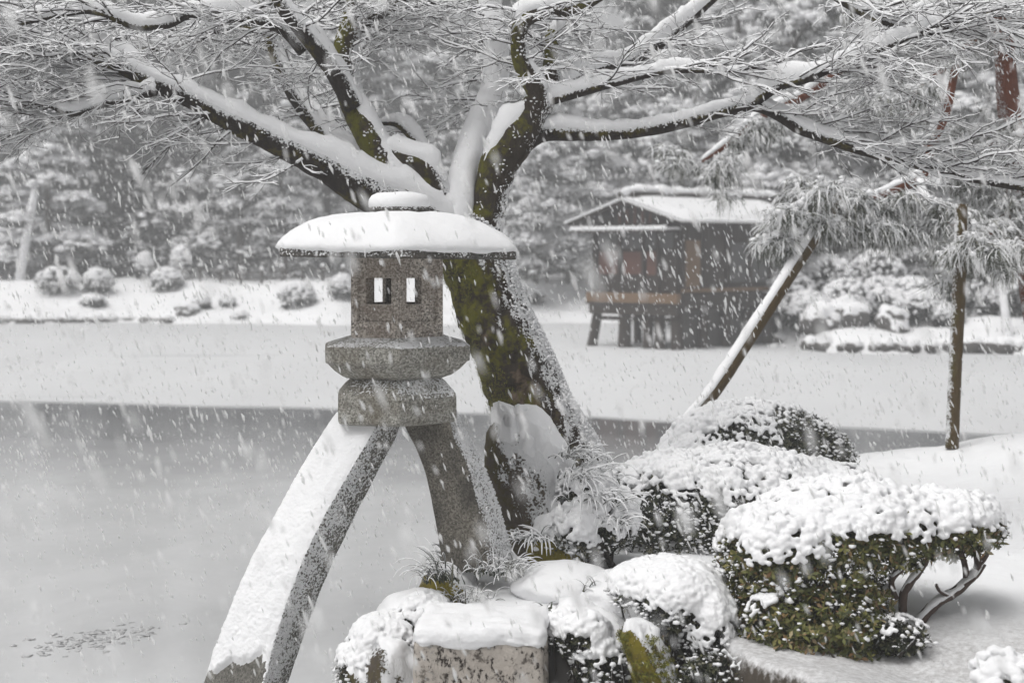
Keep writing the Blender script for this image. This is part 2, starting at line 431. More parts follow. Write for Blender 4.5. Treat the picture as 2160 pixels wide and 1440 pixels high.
rs_ = np.random.RandomState(9); pts_ = rs_.randn(150, 2) * np.array([.15, .20]); c_ = np.stack([-2.62 + pts_[:, 0] + pts_[:, 1] * .3, 10.7 + pts_[:, 1], np.full(150, .001)], 1)
v, f = lumps(c_, rs_.uniform(.004, .03, 150), ICO2, .12, .4)
tag(npmesh('floating_slush', v, f, plain('wet_slush', (.56, .56, .565), .4, .4, 20)), kind='stuff')

# ------------------------------------------------------------------ stone lantern
LX, LY = (836 - 1080) / F * 9.0, 9.0
lantern = empty('stone_lantern', (LX, LY, 0), 'tall two-legged granite lantern with a thick snow cap on its broad flat roof', 'stone lantern')
PHI = R(6)
def zpx(py, Y=9.0): return EYE - (py - YH) / F * Y
S9 = F / 9.0
def hexring(r, z, phi=PHI, n_edge=6, rnd=.0, tilt=0):
    """points of a rounded hexagon, corner radius r"""
    out = []
    for k in range(6):
        a0, a1 = phi + k * math.pi / 3, phi + (k + 1) * math.pi / 3
        p0 = Vector((math.sin(a0), -math.cos(a0), 0)); p1 = Vector((math.sin(a1), -math.cos(a1), 0))
        for j in range(n_edge):
            t = j / n_edge; q = p0.lerp(p1, t)
            q = q.lerp(q.normalized() * .965, rnd) * r
            out.append(Vector((LX + q.x, LY + q.y, z + tilt * q.x)))
    return out
def loft(rings, cap0=True, cap1=True):
    mb = MB(); n = len(rings[0]); vs = [p for r in rings for p in r]; fs = []
    for i in range(len(rings) - 1):
        for k in range(n):
            k2 = (k + 1) % n; fs.append((i * n + k, i * n + k2, (i + 1) * n + k2, (i + 1) * n + k))
    if cap0: fs.append(tuple(range(n - 1, -1, -1)))
    if cap1: fs.append(tuple((len(rings) - 1) * n + k for k in range(n)))
    mb.add(vs, fs); return mb
def edges_bevel(o, w=.006, seg=2, ang=32):
    b = o.modifiers.new('bevel', 'BEVEL'); b.width = w; b.segments = seg; b.limit_method = 'ANGLE'; b.angle_limit = R(ang)
    return o
HX = .914 * S9     # half pixel width of a hexagon of corner radius 1
TILT = .012
# joint block above the legs
pr = [(104, 889), (127, 884), (129, 878), (129, 832), (126, 824), (112, 808), (98, 797), (96, 795)]
mb = loft([hexring(w / HX, zpx(y), tilt=TILT) for w, y in pr]); o = mb.build('leg_block', GRAN, lantern, False); edges_bevel(o, .006, 3, 25)
# platform
pr = [(92, 797), (95, 795), (119, 787), (137, 774), (148, 763), (150, 760), (157, 757), (157.5, 727), (154, 723.5), (106, 709), (100, 708)]
mb = loft([hexring(w / HX, zpx(y), tilt=TILT) for w, y in pr]); o = mb.build('platform', GRAN, lantern, False); edges_bevel(o, .004, 2, 20)
# fire box: six walls with openings
mb = MB(); zt, zb = zpx(541), zpx(709); RB = 100 / HX
def wall(mb, k, wl, wr, zlo, zhi, th=.075):
    a0, a1 = PHI + k * math.pi / 3, PHI + (k + 1) * math.pi / 3
    p0 = Vector((math.sin(a0), -math.cos(a0), 0)) * RB; p1 = Vector((math.sin(a1), -math.cos(a1), 0)) * RB
    s = 1 - th / (RB * math.cos(math.pi / 6)); q0, q1 = p0 * s, p1 * s
    O = Vector((LX, LY, 0)); up = Vector((0, 0, 1))
    sr = 1 - .012 / (RB * .866)      # shallow sunk panel round the opening
    us = [0, .12, wl, wr, .88, 1]; zs = [zb, zb + .085, zlo, zhi, zt - .072, zt]
    def pt(u, z, depth): 
        a = p0.lerp(p1, u); b = q0.lerp(q1, u)
        return O + a.lerp(b, depth) + up * z
    dp = .20
    vs, fs = [], []
    def quad(*p):
        b = len(vs); vs.extend(p); fs.append((b, b + 1, b + 2, b + 3))
    for i in range(5):
        for j in range(5):
            if i == 2 and j == 2: continue
            d = dp if (1 <= i <= 3 and 1 <= j <= 3) else 0
            quad(pt(us[i], zs[j], d), pt(us[i + 1], zs[j], d), pt(us[i + 1], zs[j + 1], d), pt(us[i], zs[j + 1], d))
            quad(pt(us[i], zs[j], 1), pt(us[i], zs[j + 1], 1), pt(us[i + 1], zs[j + 1], 1), pt(us[i + 1], zs[j], 1))
    def reveal(u0, u1, z0, z1, d0, d1):
        quad(pt(u0, z0, d0), pt(u1, z0, d0), pt(u1, z0, d1), pt(u0, z0, d1)); quad(pt(u0, z1, d0), pt(u0, z1, d1), pt(u1, z1, d1), pt(u1, z1, d0))
        quad(pt(u0, z0, d0), pt(u0, z0, d1), pt(u0, z1, d1), pt(u0, z1, d0)); quad(pt(u1, z0, d0), pt(u1, z1, d0), pt(u1, z1, d1), pt(u1, z0, d1))
    reveal(.12, .88, zs[1], zs[4], 0, dp); reveal(wl, wr, zlo, zhi, dp, 1)
    mb.add(vs, fs)
zlo, zhi = zpx(639), zpx(585)
wins = {5: (.27, .84), 0: (.20, .56), 1: (.3, .7), 2: (.25, .75), 3: (.30, .72), 4: (.3, .7)}
for k, (a, b) in wins.items(): wall(mb, k, a, b, zlo, zhi)
ring_in = hexring(RB * .6, zb + .004, n_edge=1); mb.add(ring_in, [tuple(range(6))])
ring_in = hexring(RB * .6, zt - .004, n_edge=1); mb.add(ring_in, [tuple(range(5, -1, -1))])
o = mb.build('fire_box', GRAN_BROWN, lantern, False)
# roof stone: flat hexagonal slab, underside rising to the middle
RR = 254 / HX; RT = -.014
pr = [(92, 541), (150, 542.5), (226, 544), (252, 544), (254, 541), (253, 527), (248, 522), (180, 500), (80, 478)]
mb = loft([hexring(w / HX, zpx(y), rnd=.10, tilt=RT * (w / 254)) for w, y in pr]); o = mb.build('roof', GRAN_RIM, lantern, False); edges_bevel(o, .006, 2)
# roof snow
rings = []
for i, (w, y) in enumerate([(215, 536), (248, 532), (255, 525), (250, 515), (238, 503), (222, 491), (204, 480), (184, 470), (160, 461), (134, 455), (106, 451), (76, 449), (45, 448), (15, 448)]):
    ring = hexring(w / HX, zpx(y), n_edge=14, rnd=.25 + .05 * i, tilt=RT * min(1, w / 230))
    k = min(i, 4) / 4
    ring = [q + Vector((0, 0, (.010 * nz(q, 4) * k + .008 * nz(q, 13, 4) + .005 * nz(q, 32, 2) * (1 - k * .7)))) + (Vector((q.x - LX, q.y - LY, 0)).normalized() * (.012 * nz(q, 22, 7) if 0 < i < 4 else 0)) for q in ring]
    rings.append(ring)
loft(rings).build('roof_snow', SNOW, lantern)
# finial and its snow
def revolve(pr, cx=LX + 6 / S9, n=40, nzamp=0.0):
    return loft([[Vector((cx + w / S9 * math.sin(2 * math.pi * k / n), LY - w / S9 * math.cos(2 * math.pi * k / n), zpx(y))) +
            Vector((0, 0, nzamp * nz((math.sin(2 * math.pi * k / n) * w / 60, math.cos(2 * math.pi * k / n) * w / 60, y * .05), 2.2))) for k in range(n)] for w, y in pr])
o = revolve([(52, 462), (60, 452), (63, 446), (64, 440), (60, 432), (40, 424)]).build('finial', GRAN_RIM, lantern)
revolve([(56, 442), (64, 436), (65.5, 430), (64, 421), (58, 413), (46, 408), (28, 405.5), (6, 405)], nzamp=.006).build('finial_snow', SNOW, lantern)
# legs from their four long edges
def leg(name, edges, mat, nseg=40, lab=None):
    L = []
    for e in edges:
        pts, _ = catmull([P(*q) for q in e], [0] * len(e), 1e9)
        # resample finely in the parameter
        out = []
        n = len(e)
        base = [P(*q) for q in e]
        for s in range(nseg + 1):
            t = s / nseg * (n - 1); i = min(int(t), n - 2); u = t - i
            p0, p1, p2, p3 = base[max(i - 1, 0)], base[i], base[i + 1], base[min(i + 2, n - 1)]
            out.append(.5 * ((2 * p1) + (p2 - p0) * u + (2 * p0 - 5 * p1 + 4 * p2 - p3) * u * u + (3 * p1 - p0 - 3 * p2 + p3) * u ** 3))
        L.append(out)
    rings = []
    for s in range(nseg + 1):
        c = [L[k][s] for k in range(4)]; ring = []
        for k in range(4):
            a, b = c[k], c[(k + 1) % 4]
            for t in (0.04, .2, .35, .5, .65, .8, .96):
                q = a.lerp(b, t); ring.append(q + Vector((nz(q, 11), nz(q, 11, 3), nz(q, 11, 6))) * .004)
        rings.append(ring)
    o = loft(rings).build(name, mat, lantern); o.data.shade_smooth()
    return o, L
lA = [(728, 850, 9.02), (697, 890, 8.96), (643, 975, 8.90), (585, 1079, 8.84), (526, 1190, 8.78), (479, 1302, 8.72), (430, 1432, 8.66), (385, 1560, 8.60)]
lB = [(806, 850, 8.86), (796, 893, 8.80), (744, 983, 8.74), (686, 1085, 8.67), (635, 1190, 8.60), (594, 1300, 8.53), (556, 1432, 8.46), (518, 1560, 8.40)]
lC = [(846, 850, 9.05), (842, 908, 9.0), (792, 1008, 8.94), (742, 1105, 8.88), (698, 1200, 8.82), (657, 1300, 8.77), (612, 1432, 8.70), (565, 1560, 8.64)]
lD = [(790, 850, 9.24), (775, 900, 9.19), (715, 990, 9.12), (655, 1090, 9.06), (600, 1195, 9.0), (548, 1300, 8.94), (497, 1432, 8.87), (447, 1560, 8.8)]
oleg, L = leg('leg', [lA, lD, lC, lB], GRAN_LEG, 60)
# snow lying on the broad upper face of that leg
nu, nv = 46, 250; V = []; Fq = []
A_, B_, D_ = L[0], L[3], L[1]
def along(Lk, t):
    t = t * 60; i = min(int(t), 59); return Lk[i].lerp(Lk[i + 1], t - i)
for j in range(nv + 1):
    t = .085 + (.845 - .085) * j / nv
    for i in range(nu + 1):
        u = i / nu
        a, b = along(A_, t), along(B_, t)
        nrm = (b - a).cross(along(A_, min(t + .02, 1)) - along(A_, t - .02)).normalized()
        if nrm.z < 0: nrm = -nrm
        q = a.lerp(b, u * 1.02 - .01)
        e = min(1, 4.5 * min(u, 1 - u) + .05, 10 * (j / nv) + .02)
        endr = (1 - j / nv) * nv * .01 + .12 * nz((u * 3.3, j * .02, 0), 1.0) + .05 * nz((u * 9, 3 + j * .05, 0), 1.0) + .03 * nz((u * 23, j * .12, 1), 1.0)
        e2 = float(sstep(.02, .12, np.array(endr)))
        h = .030 * math.sqrt(max(e, 0)) * e2 * (1 + .2 * nz(q, 6)) + (.003 * nz(q, 22, 2) + .0022 * nz(q, 60, 5) + .0035 * nz(q, 120, 1)) * (.5 + 1.5 * j / nv) * e2 - .006 * (1 - e2) - .004
        V.append(q + nrm * h)
for j in range(nv):
    for i in range(nu):
        a = j * (nu + 1) + i; Fq.append((a, a + 1, a + nu + 2, a + nu + 1))
o = npmesh('leg_snow', [tuple(q) for q in V], Fq, SNOW, lantern)
rA = [(846, 850, 8.98), (852, 895, 8.97), (892, 985, 8.96), (915, 1090, 8.95), (934, 1205, 8.94)]
rB = [(938, 850, 8.84), (946, 892, 8.83), (983, 985, 8.82), (1012, 1090, 8.81), (1032, 1205, 8.80)]
rC = [(958, 850, 9.06), (970, 885, 9.05), (1018, 975, 9.04), (1056, 1075, 9.03), (1088, 1190, 9.02)]
rD = [(880, 850, 9.2), (888, 890, 9.19), (930, 980, 9.18), (962, 1085, 9.17), (990, 1200, 9.16)]
GRAN_LEG2 = granite('granite_leg_short', (.12, .11, .09), (.27, .25, .215), dirv=(.95, .25, .3), lo=.90, hi=1.06, weight=.42, stain=(.035, .033, .03))
o2, L2_ = leg('leg', [rA, rD, rC, rB], GRAN_LEG2, 30)

# ------------------------------------------------------------------ rocks and stones
def rock_mesh(c, rx, ry, rz, seed, sub=ICO4, amp=.22, shear=0.0, flat=0.0):
    v, f = sub; v = v.copy()
    n1 = vnoise(v, 1.3, seed * 3.1) * amp + vnoise(v, 3.1, seed * 1.7) * amp * .5 + vnoise(v, 8, seed) * amp * .16
    v = v * (1 + n1)[:, None]
    if flat: v[:, 2] = np.where(v[:, 2] > flat, flat + (v[:, 2] - flat) * .25, v[:, 2])
    v = v * np.array([rx, ry, rz]); v[:, 0] += shear * v[:, 2]
    return v + np.array(c), f
def vnormals(v, f):
    n = np.zeros_like(v); t = np.cross(v[f[:, 1]] - v[f[:, 0]], v[f[:, 2]] - v[f[:, 0]])
    for k in range(f.shape[1]): np.add.at(n, f[:, k], t)
    return n / (np.linalg.norm(n, axis=1, keepdims=True) + 1e-9)
def snow_over(v, f, thick, t0=.15, t1=.55, seed=0, scale=9, lean=(0.25, -.1, 1.0)):
    n = vnormals(v, f); d = np.array(lean) / np.linalg.norm(lean)
    w = sstep(t0, t1, n @ d + .28 * vnoise(v, scale, seed) + .12 * vnoise(v, scale * 3, seed + 2))
    lum = 1 + .22 * vnoise(v, scale * .3, seed + 5) + .05 * vnoise(v, scale * 3, seed + 1)
    s = v + n * (w * thick * .45 * lum)[:, None] - n * ((1 - w) * .012)[:, None]
    s[:, 2] += w * thick * .7 * lum
    return s, f
def rock(name, c, r, seed, mat, label, group=None, thick=.05, sub=ICO4, shear=0.0, flat=0.0, t0=.15, t1=.5, amp=.22, cat='rock', scale=9, lean=(.25, -.1, 1.0)):
    v, f = rock_mesh(c, r[0], r[1], r[2], seed, sub, amp, shear, flat)
    root = npmesh(name, v - np.array(c), f, mat); root.location = c; tag(root, label, cat, group)
    sv, sf = snow_over(v, f, thick, t0, t1, seed, scale, lean)
    s = npmesh('snow', sv, sf, SNOW); s.parent = root; s.matrix_parent_inverse = Matrix.Translation(-Vector(c))
    return root
c = P(1115, 1035, 9.62); rock('standing_rock', tuple(c), (.235, .22, .40), 11, TREE_STONE, 'upright lichen-spotted rock with a thick snow cap at the foot of the mossy tree', thick=.10, shear=-.20, t0=.42, t1=.56, amp=.15, sub=ICO5, scale=13, lean=(.75, .15, 1.0))
c = P(810, 1420, 8.35); rock('shore_rock', (c.x, c.y, .24), (.22, .28, .33), 5, TREE_STONE, 'low dark rock under drooping snow left of the cut stone post', thick=.03, t0=.55, t1=.75, scale=22, sub=ICO5)

# cut stone post in front (rounded box with a snow slab)
def rbox(c, hx, hy, hz, nsub=26, rnd=.05, amp=.012, rot=0.0, seed=1):
    bm = bmesh.new(); bmesh.ops.create_cube(bm, size=2); bmesh.ops.subdivide_edges(bm, edges=bm.edges[:], cuts=nsub, use_grid_fill=True)
    v = np.array([x.co[:] for x in bm.verts]); bm.faces.ensure_lookup_table(); f = np.array([[q.index for q in x.verts] for x in bm.faces]); bm.free()
    h = np.array([hx, hy, hz]); v = v * h; core = np.clip(v, -(h - rnd), h - rnd); d = v - core
    ln = np.linalg.norm(d, axis=1, keepdims=True); v = core + d / np.maximum(ln, 1e-9) * np.minimum(ln, rnd)
    n = np.where(ln > 1e-6, d / np.maximum(ln, 1e-9), 0)
    v = v + n * (amp * vnoise(v, 14, seed) + amp * .6 * vnoise(v, 40, seed + 3))[:, None]
    cr, sr = math.cos(rot), math.sin(rot)
    v = np.stack([v[:, 0] * cr - v[:, 1] * sr, v[:, 0] * sr + v[:, 1] * cr, v[:, 2]], 1)
    return v + np.array(c), f
pc = P(1018, 1330, 7.75); pz = .675 - .55
v, f = rbox((pc.x, 7.92, pz), .295, .27, .55, 30, .03, .012, R(-4), 4)
post = npmesh('stone_post', v - np.array((pc.x, 7.92, 0)), f, POST_STONE); post.location = (pc.x, 7.92, 0)
tag(post, 'square pitted tan stone post with flat snow slab in front of the lantern', 'stone post')
v, f = rbox((pc.x, 7.91, .70), .30, .275, .050, 24, .045, .012, R(-4), 9)
v[:, 2] += .018 * vnoise(v, 5, 3) + np.where(v[:, 2] < .675, -.022 * (vnoise(v * np.array([1, 1, 0]), 9, 1) + .2 * vnoise(v, 40)), .004 * vnoise(v, 30, 2)); v[:, :2] += .010 * np.stack([vnoise(v, 10, 5), vnoise(v, 10, 8)], 1); o = npmesh('snow', v, f, SNOW, post)
c = P(935, 1235, 8.95); rock('foot_stone', (c.x + .03, 8.98, .62), (.16, .16, .17), 21, MOSS_STONE, 'small mossy foot stone under the short lantern leg', thick=.02, t0=.55, t1=.9, amp=.12)
c = P(1385, 1385, 7.7); mr = rock('mossy_rock', (c.x, 7.72, .50), (.10, .12, .33), 8, MOSS_STONE, 'slanting bright-moss rock below the snow mound right of the stone post', thick=.03, shear=-.36, t0=.72, t1=.9, amp=.26, flat=.6)
mv = np.array([v.co[:] for v in mr.data.vertices]); mn = np.array([v.normal[:] for v in mr.data.vertices])
c = P(1180, 1130, 9.4); rock('mossy_rock', (c.x, 9.35, .78), (.16, .14, .17), 15, MOSS_STONE, 'low mossy rock under snow-bent leaves beside the upright rock', thick=.05, t0=.2, t1=.6, amp=.2)
c = P(1240, 1400, 7.9); rock('shore_rock', (c.x, 8.15, .42), (.22, .2, .28), 31, STONE_FAR, 'dark shore rock in the hollow right of the cut stone post', thick=.05, t0=.45, t1=.75, scale=14)


# ------------------------------------------------------------------ maple tree leaning over the lantern
tb = P(1250, 1100, 10.4)
maple = empty('maple_tree', tuple(tb), 'big bare mossy maple leaning left behind the lantern, twigs loaded with snow', 'tree')
TD = 10.35
def limb_pts(lst, dscale=1.0):
    pts, rad = [], []
    for q in lst:
        Y = TD + (q[3] if len(q) > 3 else 0)
        pts.append(P(q[0], q[1], Y)); rad.append(q[2] / F * Y)
    return pts, rad
trunk = [(1300, 1180, 88), (1238, 1060, 87), (1182, 960, 85), (1132, 875, 83), (1090, 770, 80), (1041, 660, 75), (1006, 560, 74), (972, 500, 74), (952, 462, 44)]
limbs = {
 'L1': ([(935, 480, 64, .05), (850, 430, 58, 0), (770, 395, 46, -.08), (690, 350, 34, -.15), (600, 306, 30, -.22), (500, 258, 26, -.3), (400, 207, 22, -.36), (300, 162, 20, -.4), (205, 120, 15, -.45), (120, 95, 11, -.5), (-20, 72, 7, -.5)], .62),
 'L2': ([(900, 470, 50, .02), (850, 410, 46, -.02), (806, 335, 36, 0), (768, 262, 31, .03), (738, 200, 28, .08), (728, 115, 26, .12), (738, 62, 24, .15), (752, 0, 22, .2), (770, -60, 20, .2)], .9),
 'L2b': ([(745, 225, 22, .0), (705, 150, 21, -.1), (655, 85, 18, -.2), (600, 20, 16, -.3), (560, -50, 13, -.35)], .8),
 'L2c': ([(940, 470, 30, .0), (925, 410, 27, -.05), (897, 352, 25, -.08), (855, 335, 22, -.05), (810, 318, 20, .0)], .85),
 'L3': ([(800, 430, 26, .25), (735, 340, 20, .4), (668, 262, 19, .5), (620, 195, 18, .55), (585, 118, 17, .6), (560, 40, 15, .6), (540, -40, 13, .6)], 1.1),
 'L4': ([(955, 430, 14, .2), (915, 345, 12, .25), (868, 285, 11, .3), (835, 260, 8, .35), (800, 262, 4, .35)], 1.0),
 'L5': ([(975, 470, 34, .25), (985, 360, 34, .35), (1010, 270, 30, .45), (1040, 190, 26, .55), (1042, 90, 23, .6), (1028, 0, 20, .65), (1015, -60, 18, .7)], 1.2),
 'R1': ([(1006, 560, 60, .05), (1018, 490, 46, .02), (1032, 430, 37, 0), (1052, 350, 40, -.02), (1085, 290, 44, -.03), (1122, 242, 36, -.03), (1136, 200, 25, -.04), (1116, 160, 23, -.06), (1098, 122, 19, -.08), (1094, 75, 17, -.1), (1108, 40, 18, -.1), (1150, 24, 17, -.1), (1215, 18, 14, -.1), (1290, -25, 12, -.1)], 1.0),
 'R2': ([(1125, 255, 26, .05), (1150, 215, 22, .06), (1160, 168, 22, .06), (1168, 122, 20, .08), (1168, 80, 18, .1), (1185, 40, 15, .15), (1215, -30, 13, .2)], .9),
 'R3': ([(1095, 290, 38, .0), (1155, 276, 22, .02), (1250, 281, 17, .0), (1350, 275, 15, -.05), (1440, 258, 14, -.1), (1520, 236, 13, -.15), (1590, 222, 14, -.2), (1645, 243, 14, -.22), (1690, 272, 13, -.25), (1760, 298, 12, -.3), (1850, 325, 12, -.35), (1950, 350, 11, -.4), (2050, 376, 9, -.45), (2160, 396, 8, -.5), (2260, 412, 6, -.5)], .62),
 'R4': ([(1165, 190, 20, .2), (1240, 152, 17, .35), (1320, 130, 15, .5), (1385, 92, 15, .6), (1450, 42, 13, .7), (1520, -20, 11, .8)], 1.0),
 'R5': ([(1150, 215, 12, 0), (1255, 187, 9, -.1), (1340, 165, 7, -.2), (1420, 150, 6, -.25), (1530, 152, 4, -.3)], 1.6),
 'R6': ([(1585, 224, 11, -.2), (1640, 185, 10, -.3), (1712, 163, 9, -.4), (1800, 125, 8, -.5), (1875, 98, 7, -.55), (1960, 60, 5, -.6), (2050, 40, 4, -.6)], 1.8),
 'R7': ([(1730, -30, 9, -.3), (1800, 18, 8, -.3), (1880, 52, 7, -.35), (1965, 66, 7, -.4), (2070, 34, 6, -.45), (2180, -10, 5, -.5)], 1.6),
 'L6': ([(640, 110, 13, -.1), (600, 66, 12, -.15), (555, 48, 11, -.2), (490, 34, 11, -.25), (400, 32, 10, -.3), (355, 52, 9, -.32), (290, 56, 9, -.35), (235, 36, 8, -.4), (187, 24, 7, -.42), (130, 32, 6, -.45), (30, 52, 5, -.5), (-50, 60, 4, -.5)], 1.5),
 'L8': ([(350, 188, 12, -.36), (300, 197, 11, -.45), (217, 218, 10, -.55), (150, 239, 8, -.62), (105, 222, 6, -.65), (50, 206, 5, -.7), (-20, 190, 4, -.7)], 1.5),
 'L9': ([(300, 160, 9, -.4), (240, 104, 8, -.35), (150, 100, 8, -.3), (62, 104, 7, -.25), (-40, 120, 5, -.2)], 1.6),
 'L10': ([(560, 60, 9, .6), (470, 60, 8, .7), (380, 95, 7, .8), (300, 100, 6, .85), (180, 70, 5, .9)], 2.0),
 'U1': ([(740, 60, 13, .2), (820, 20, 11, .1), (880, -20, 9, .0)], 1.8),
}
tp, tr = catmull(*limb_pts(trunk), .035)
t2p, t2r = catmull(*limb_pts(trunk), .016)
mb = MB(); tube(mb, t2p, t2r, 84, .09, 5)
nv_ = []
for i_, q in enumerate(mb.v):
    c_ = t2p[min(i_ // 84, len(t2p) - 1)]; d_ = (q - c_).normalized()
    rdg = abs(nz((q.x, q.y, q.z * .3), 17)) * -.030 + nz(q, 30, 3) * .008 + nz(q, 70, 5) * .005 + max(0, nz(q, 4, 8)) * .02
    nv_.append(q + d_ * rdg)
mb.v = nv_; trunk_v = np.array([tuple(q) for q in nv_]); trunk_n = np.array([tuple((nv_[i_] - t2p[min(i_ // 84, len(t2p) - 1)]).normalized()) for i_ in range(len(nv_))])
mb.build('trunk', BARK, maple)
ms = MB(); snow_on(ms, tp, tr, .06, .10, 20, (.5, .30, 0), .985, .86, .3, .62)
LP = {}
for k, (lst, th) in limbs.items():
    pts, rad = catmull(*limb_pts(lst), .03)
    LP[k] = (pts, rad)
    mb = MB(); big = max(rad) > .07
    tube(mb, pts, rad, 24 if big else 14, .10 if big else .08, 7)
    mb.build('limb', BARK if k in ('R1', 'R2', 'L2', 'L2c') else BARK_LIMB, maple)
    snow_on(ms, pts, rad, th, .022, 14, (.35, -.1, 0) if k in ('L5', 'R4', 'R2') else (.1, -.05, 0), .99 if k in ('L5', 'L4', 'L2b', 'L2c') else .97, .62, 1.0)
# snow plastered on the near side of the back limb and lying in the main fork
pts, rad = LP['L5']; snow_on(ms, pts, [r * 1.02 for r in rad], 1.0, .01, 16, (.6, -2.0, .2), 1.6, 1.2, 1.0)
fp, fr = catmull([P(1008, 270, TD + .3), P(982, 345, TD + .1), P(968, 420, TD - .02), P(962, 500, TD - .05)], [.06, .085, .10, .11], .02)
fv, ff = lumps([tuple(p) for p in fp], fr, ICO2, 1.0, .03)
mm_ = remeshed(fv, ff, .014, 6); o = link('snow', mm_, maple); mm_.materials.append(SNOW)
ms.build('snow', SNOW, maple)
def grains(pts, rad, n, dirv, lo=-.1, hi=.75, r=(.004, .011), t0=0, t1=1, seed=1):
    """little crumbs of snow sticking to the weather side of a limb"""
    rs = random.Random(seed); T, N = frames(pts); cs, rr = [], []; dv = Vector(dirv).normalized()
    while len(cs) < n:
        tt = rs.uniform(t0, t1) * (len(pts) - 1.001); i = int(tt); u = tt - i; a = rs.uniform(0, 6.283); b = T[i].cross(N[i]); d = N[i] * math.cos(a) + b * math.sin(a)
        w = (d.dot(dv) - lo) / (hi - lo); q = pts[i].lerp(pts[i + 1], u) + d * (rad[i] + (rad[i + 1] - rad[i]) * u) * 1.02
        if rs.random() < w + .5 * nz(q, 9): cs.append(tuple(q)); rr.append(rs.uniform(*r))
        elif rs.random() < .002: cs.append(tuple(q)); rr.append(r[0])
    return cs, rr
gc, gr = grains(tp, tr, 2600, (.95, .12, .3), .3, 1.1, (.003, .010), .3, 1)
for k, n_ in (('L1', 1700), ('L2', 700), ('R1', 450), ('R2', 300), ('R3', 1500), ('L3', 500), ('L2b', 400), ('L2c', 250)):
    a_, b_ = grains(*LP[k], n_, (.25, -.2, 1), .0, .8, (.003, .009)); gc += a_; gr += b_
gv, gf = lumps(gc, gr, ICO1, .8, .2); tag(npmesh('snow_grains', gv, gf, SNOW, maple), kind='stuff')

# twigs: three orders of flattened sprays, each dark twig under its own strip of snow
TW, TS = MB(), MB()
rnd = random.Random(5)
def strip(pts, r0, r1, snow=1.0):
    """3-sided twig and the snow riding on it"""
    n = len(pts); T = tangents(pts); vs, fs, sv, sf = [], [], [], []
    for i, p in enumerate(pts):
        t = T[i]; r = r0 + (r1 - r0) * i / (n - 1)
        sd = t.cross(Vector((0, 0, 1))); sd = sd.normalized() if sd.length > .05 else Vector((1, 0, 0)); up = sd.cross(t)
        vs += [p - up * r * 1.1, p + sd * r + up * r * .5, p - sd * r + up * r * .5]
        k = snow * max(.05, 1 - abs(t.z) ** 3 * 1.1) * rnd.uniform(.45, 1.25)
        w = r * .9 + .0026 * k; h = r * .6 + (.005 + r * 1.1) * k
        if i == n - 1: w *= .5; h *= .5
        c = p + up * (r * .35)
        sv += [c - sd * w, c + up * h, c + sd * w, c - up * r * .4]
    for i in range(n - 1):
        for k in range(3): fs.append((i * 3 + k, i * 3 + (k + 1) % 3, i * 3 + 3 + (k + 1) % 3, i * 3 + 3 + k))
        if snow > 0 and rnd.random() < .93:
            for k in range(4): sf.append((i * 4 + k, i * 4 + 4 + k, i * 4 + 4 + (k + 1) % 4, i * 4 + (k + 1) % 4))
    TW.add(vs, fs)
    if sf: TS.add(sv, sf)
def spray(p, d, length, r, level, droop=0.0):
    seg = {0: .065, 1: .042, 2: .035}[level]; n = max(2, int(length / seg)); pts = [p]; d = d.normalized(); ds = [d]
    for i in range(n):
        jt = (.13, .20, .26)[level]; d = (d + Vector((rnd.gauss(0, jt), rnd.gauss(0, jt), rnd.gauss(0, jt * .9) - droop))).normalized()
        pts.append(pts[-1] + d * (length / n)); ds.append(d)
    strip(pts, r, r * .45, 1.0 if level else 1.3)
    if level >= 2: return
    sgn = rnd.choice((-1, 1)); step = (.065, .055)[level]; s = length * (.18 if level == 0 else .25)
    while s < length:
        i = min(int(s / length * n), n - 1); q = pts[i].lerp(pts[i + 1], s / length * n - i); t = ds[i + 1]
        sd = t.cross(Vector((0, 0, 1)))
        if sd.length < .1: sd = Vector((rnd.gauss(0, 1), rnd.gauss(0, 1), 0))
        sd.normalize(); a = R(rnd.uniform(28, 62))
        dd = t * math.cos(a) + sd * (sgn * math.sin(a)) + Vector((0, 0, rnd.gauss(.03, .14)))
        rem = length - s
        spray(q, dd, ((.16 + .42 * rem) if level == 0 else (.05 + .33 * rem)) * rnd.uniform(.6, 1.15), r * (.48 if level == 0 else .55), level + 1, droop * .7)
        sgn = -sgn; s += step * rnd.uniform(.6, 1.5)
def along_limb(k, count, t0, t1, lmin, lmax, el=(-12, 22), droop=.0, out=.5, r=.0060):
    pts, rad = LP[k]
    for _ in range(count):
        t = rnd.uniform(t0, t1) * (len(pts) - 1); i = min(int(t), len(pts) - 2)
        p = pts[i].lerp(pts[i + 1], t - i); T = (pts[i + 1] - pts[i]).normalized(); Th = Vector((T.x, T.y, 0))
        az = rnd.uniform(0, 2 * math.pi); d = Vector((math.cos(az), math.sin(az) * .85, 0)) + Th * out * 2.3
        d = d.normalized() if d.length > .1 else Vector((1, 0, 0)); e = R(rnd.uniform(*el))
        spray(p + Vector((0, 0, rad[i] * .3)), d * math.cos(e) + Vector((0, 0, math.sin(e))), rnd.uniform(lmin, lmax), r * rnd.uniform(.7, 1.15), 0, droop)
along_limb('L1', 40, .50, 1, .45, .95, (-12, 22), .012)
along_limb('L1', 8, .30, .55, .45, .75, (-32, -6), .02, .9, .006)
along_limb('L6', 30, .05, 1, .4, .8, (-10, 18), .01)
along_limb('L8', 28, .1, 1, .35, .75, (-22, 14), .015, .7)
along_limb('L9', 22, .1, 1, .35, .8, (-12, 16), .01)
along_limb('L10', 22, .1, 1, .4, .8, (-10, 16), .01)
along_limb('L2b', 12, .15, 1, .4, .8, (-8, 20), .01, .2)
along_limb('L2', 18, .45, 1, .35, .7, (-8, 18), .01, .1)
along_limb('L3', 20, .3, 1, .4, .85, (-8, 20), .01, .2)
along_limb('L4', 3, .6, 1, .3, .5, (-5, 15), .0, .4, .006)
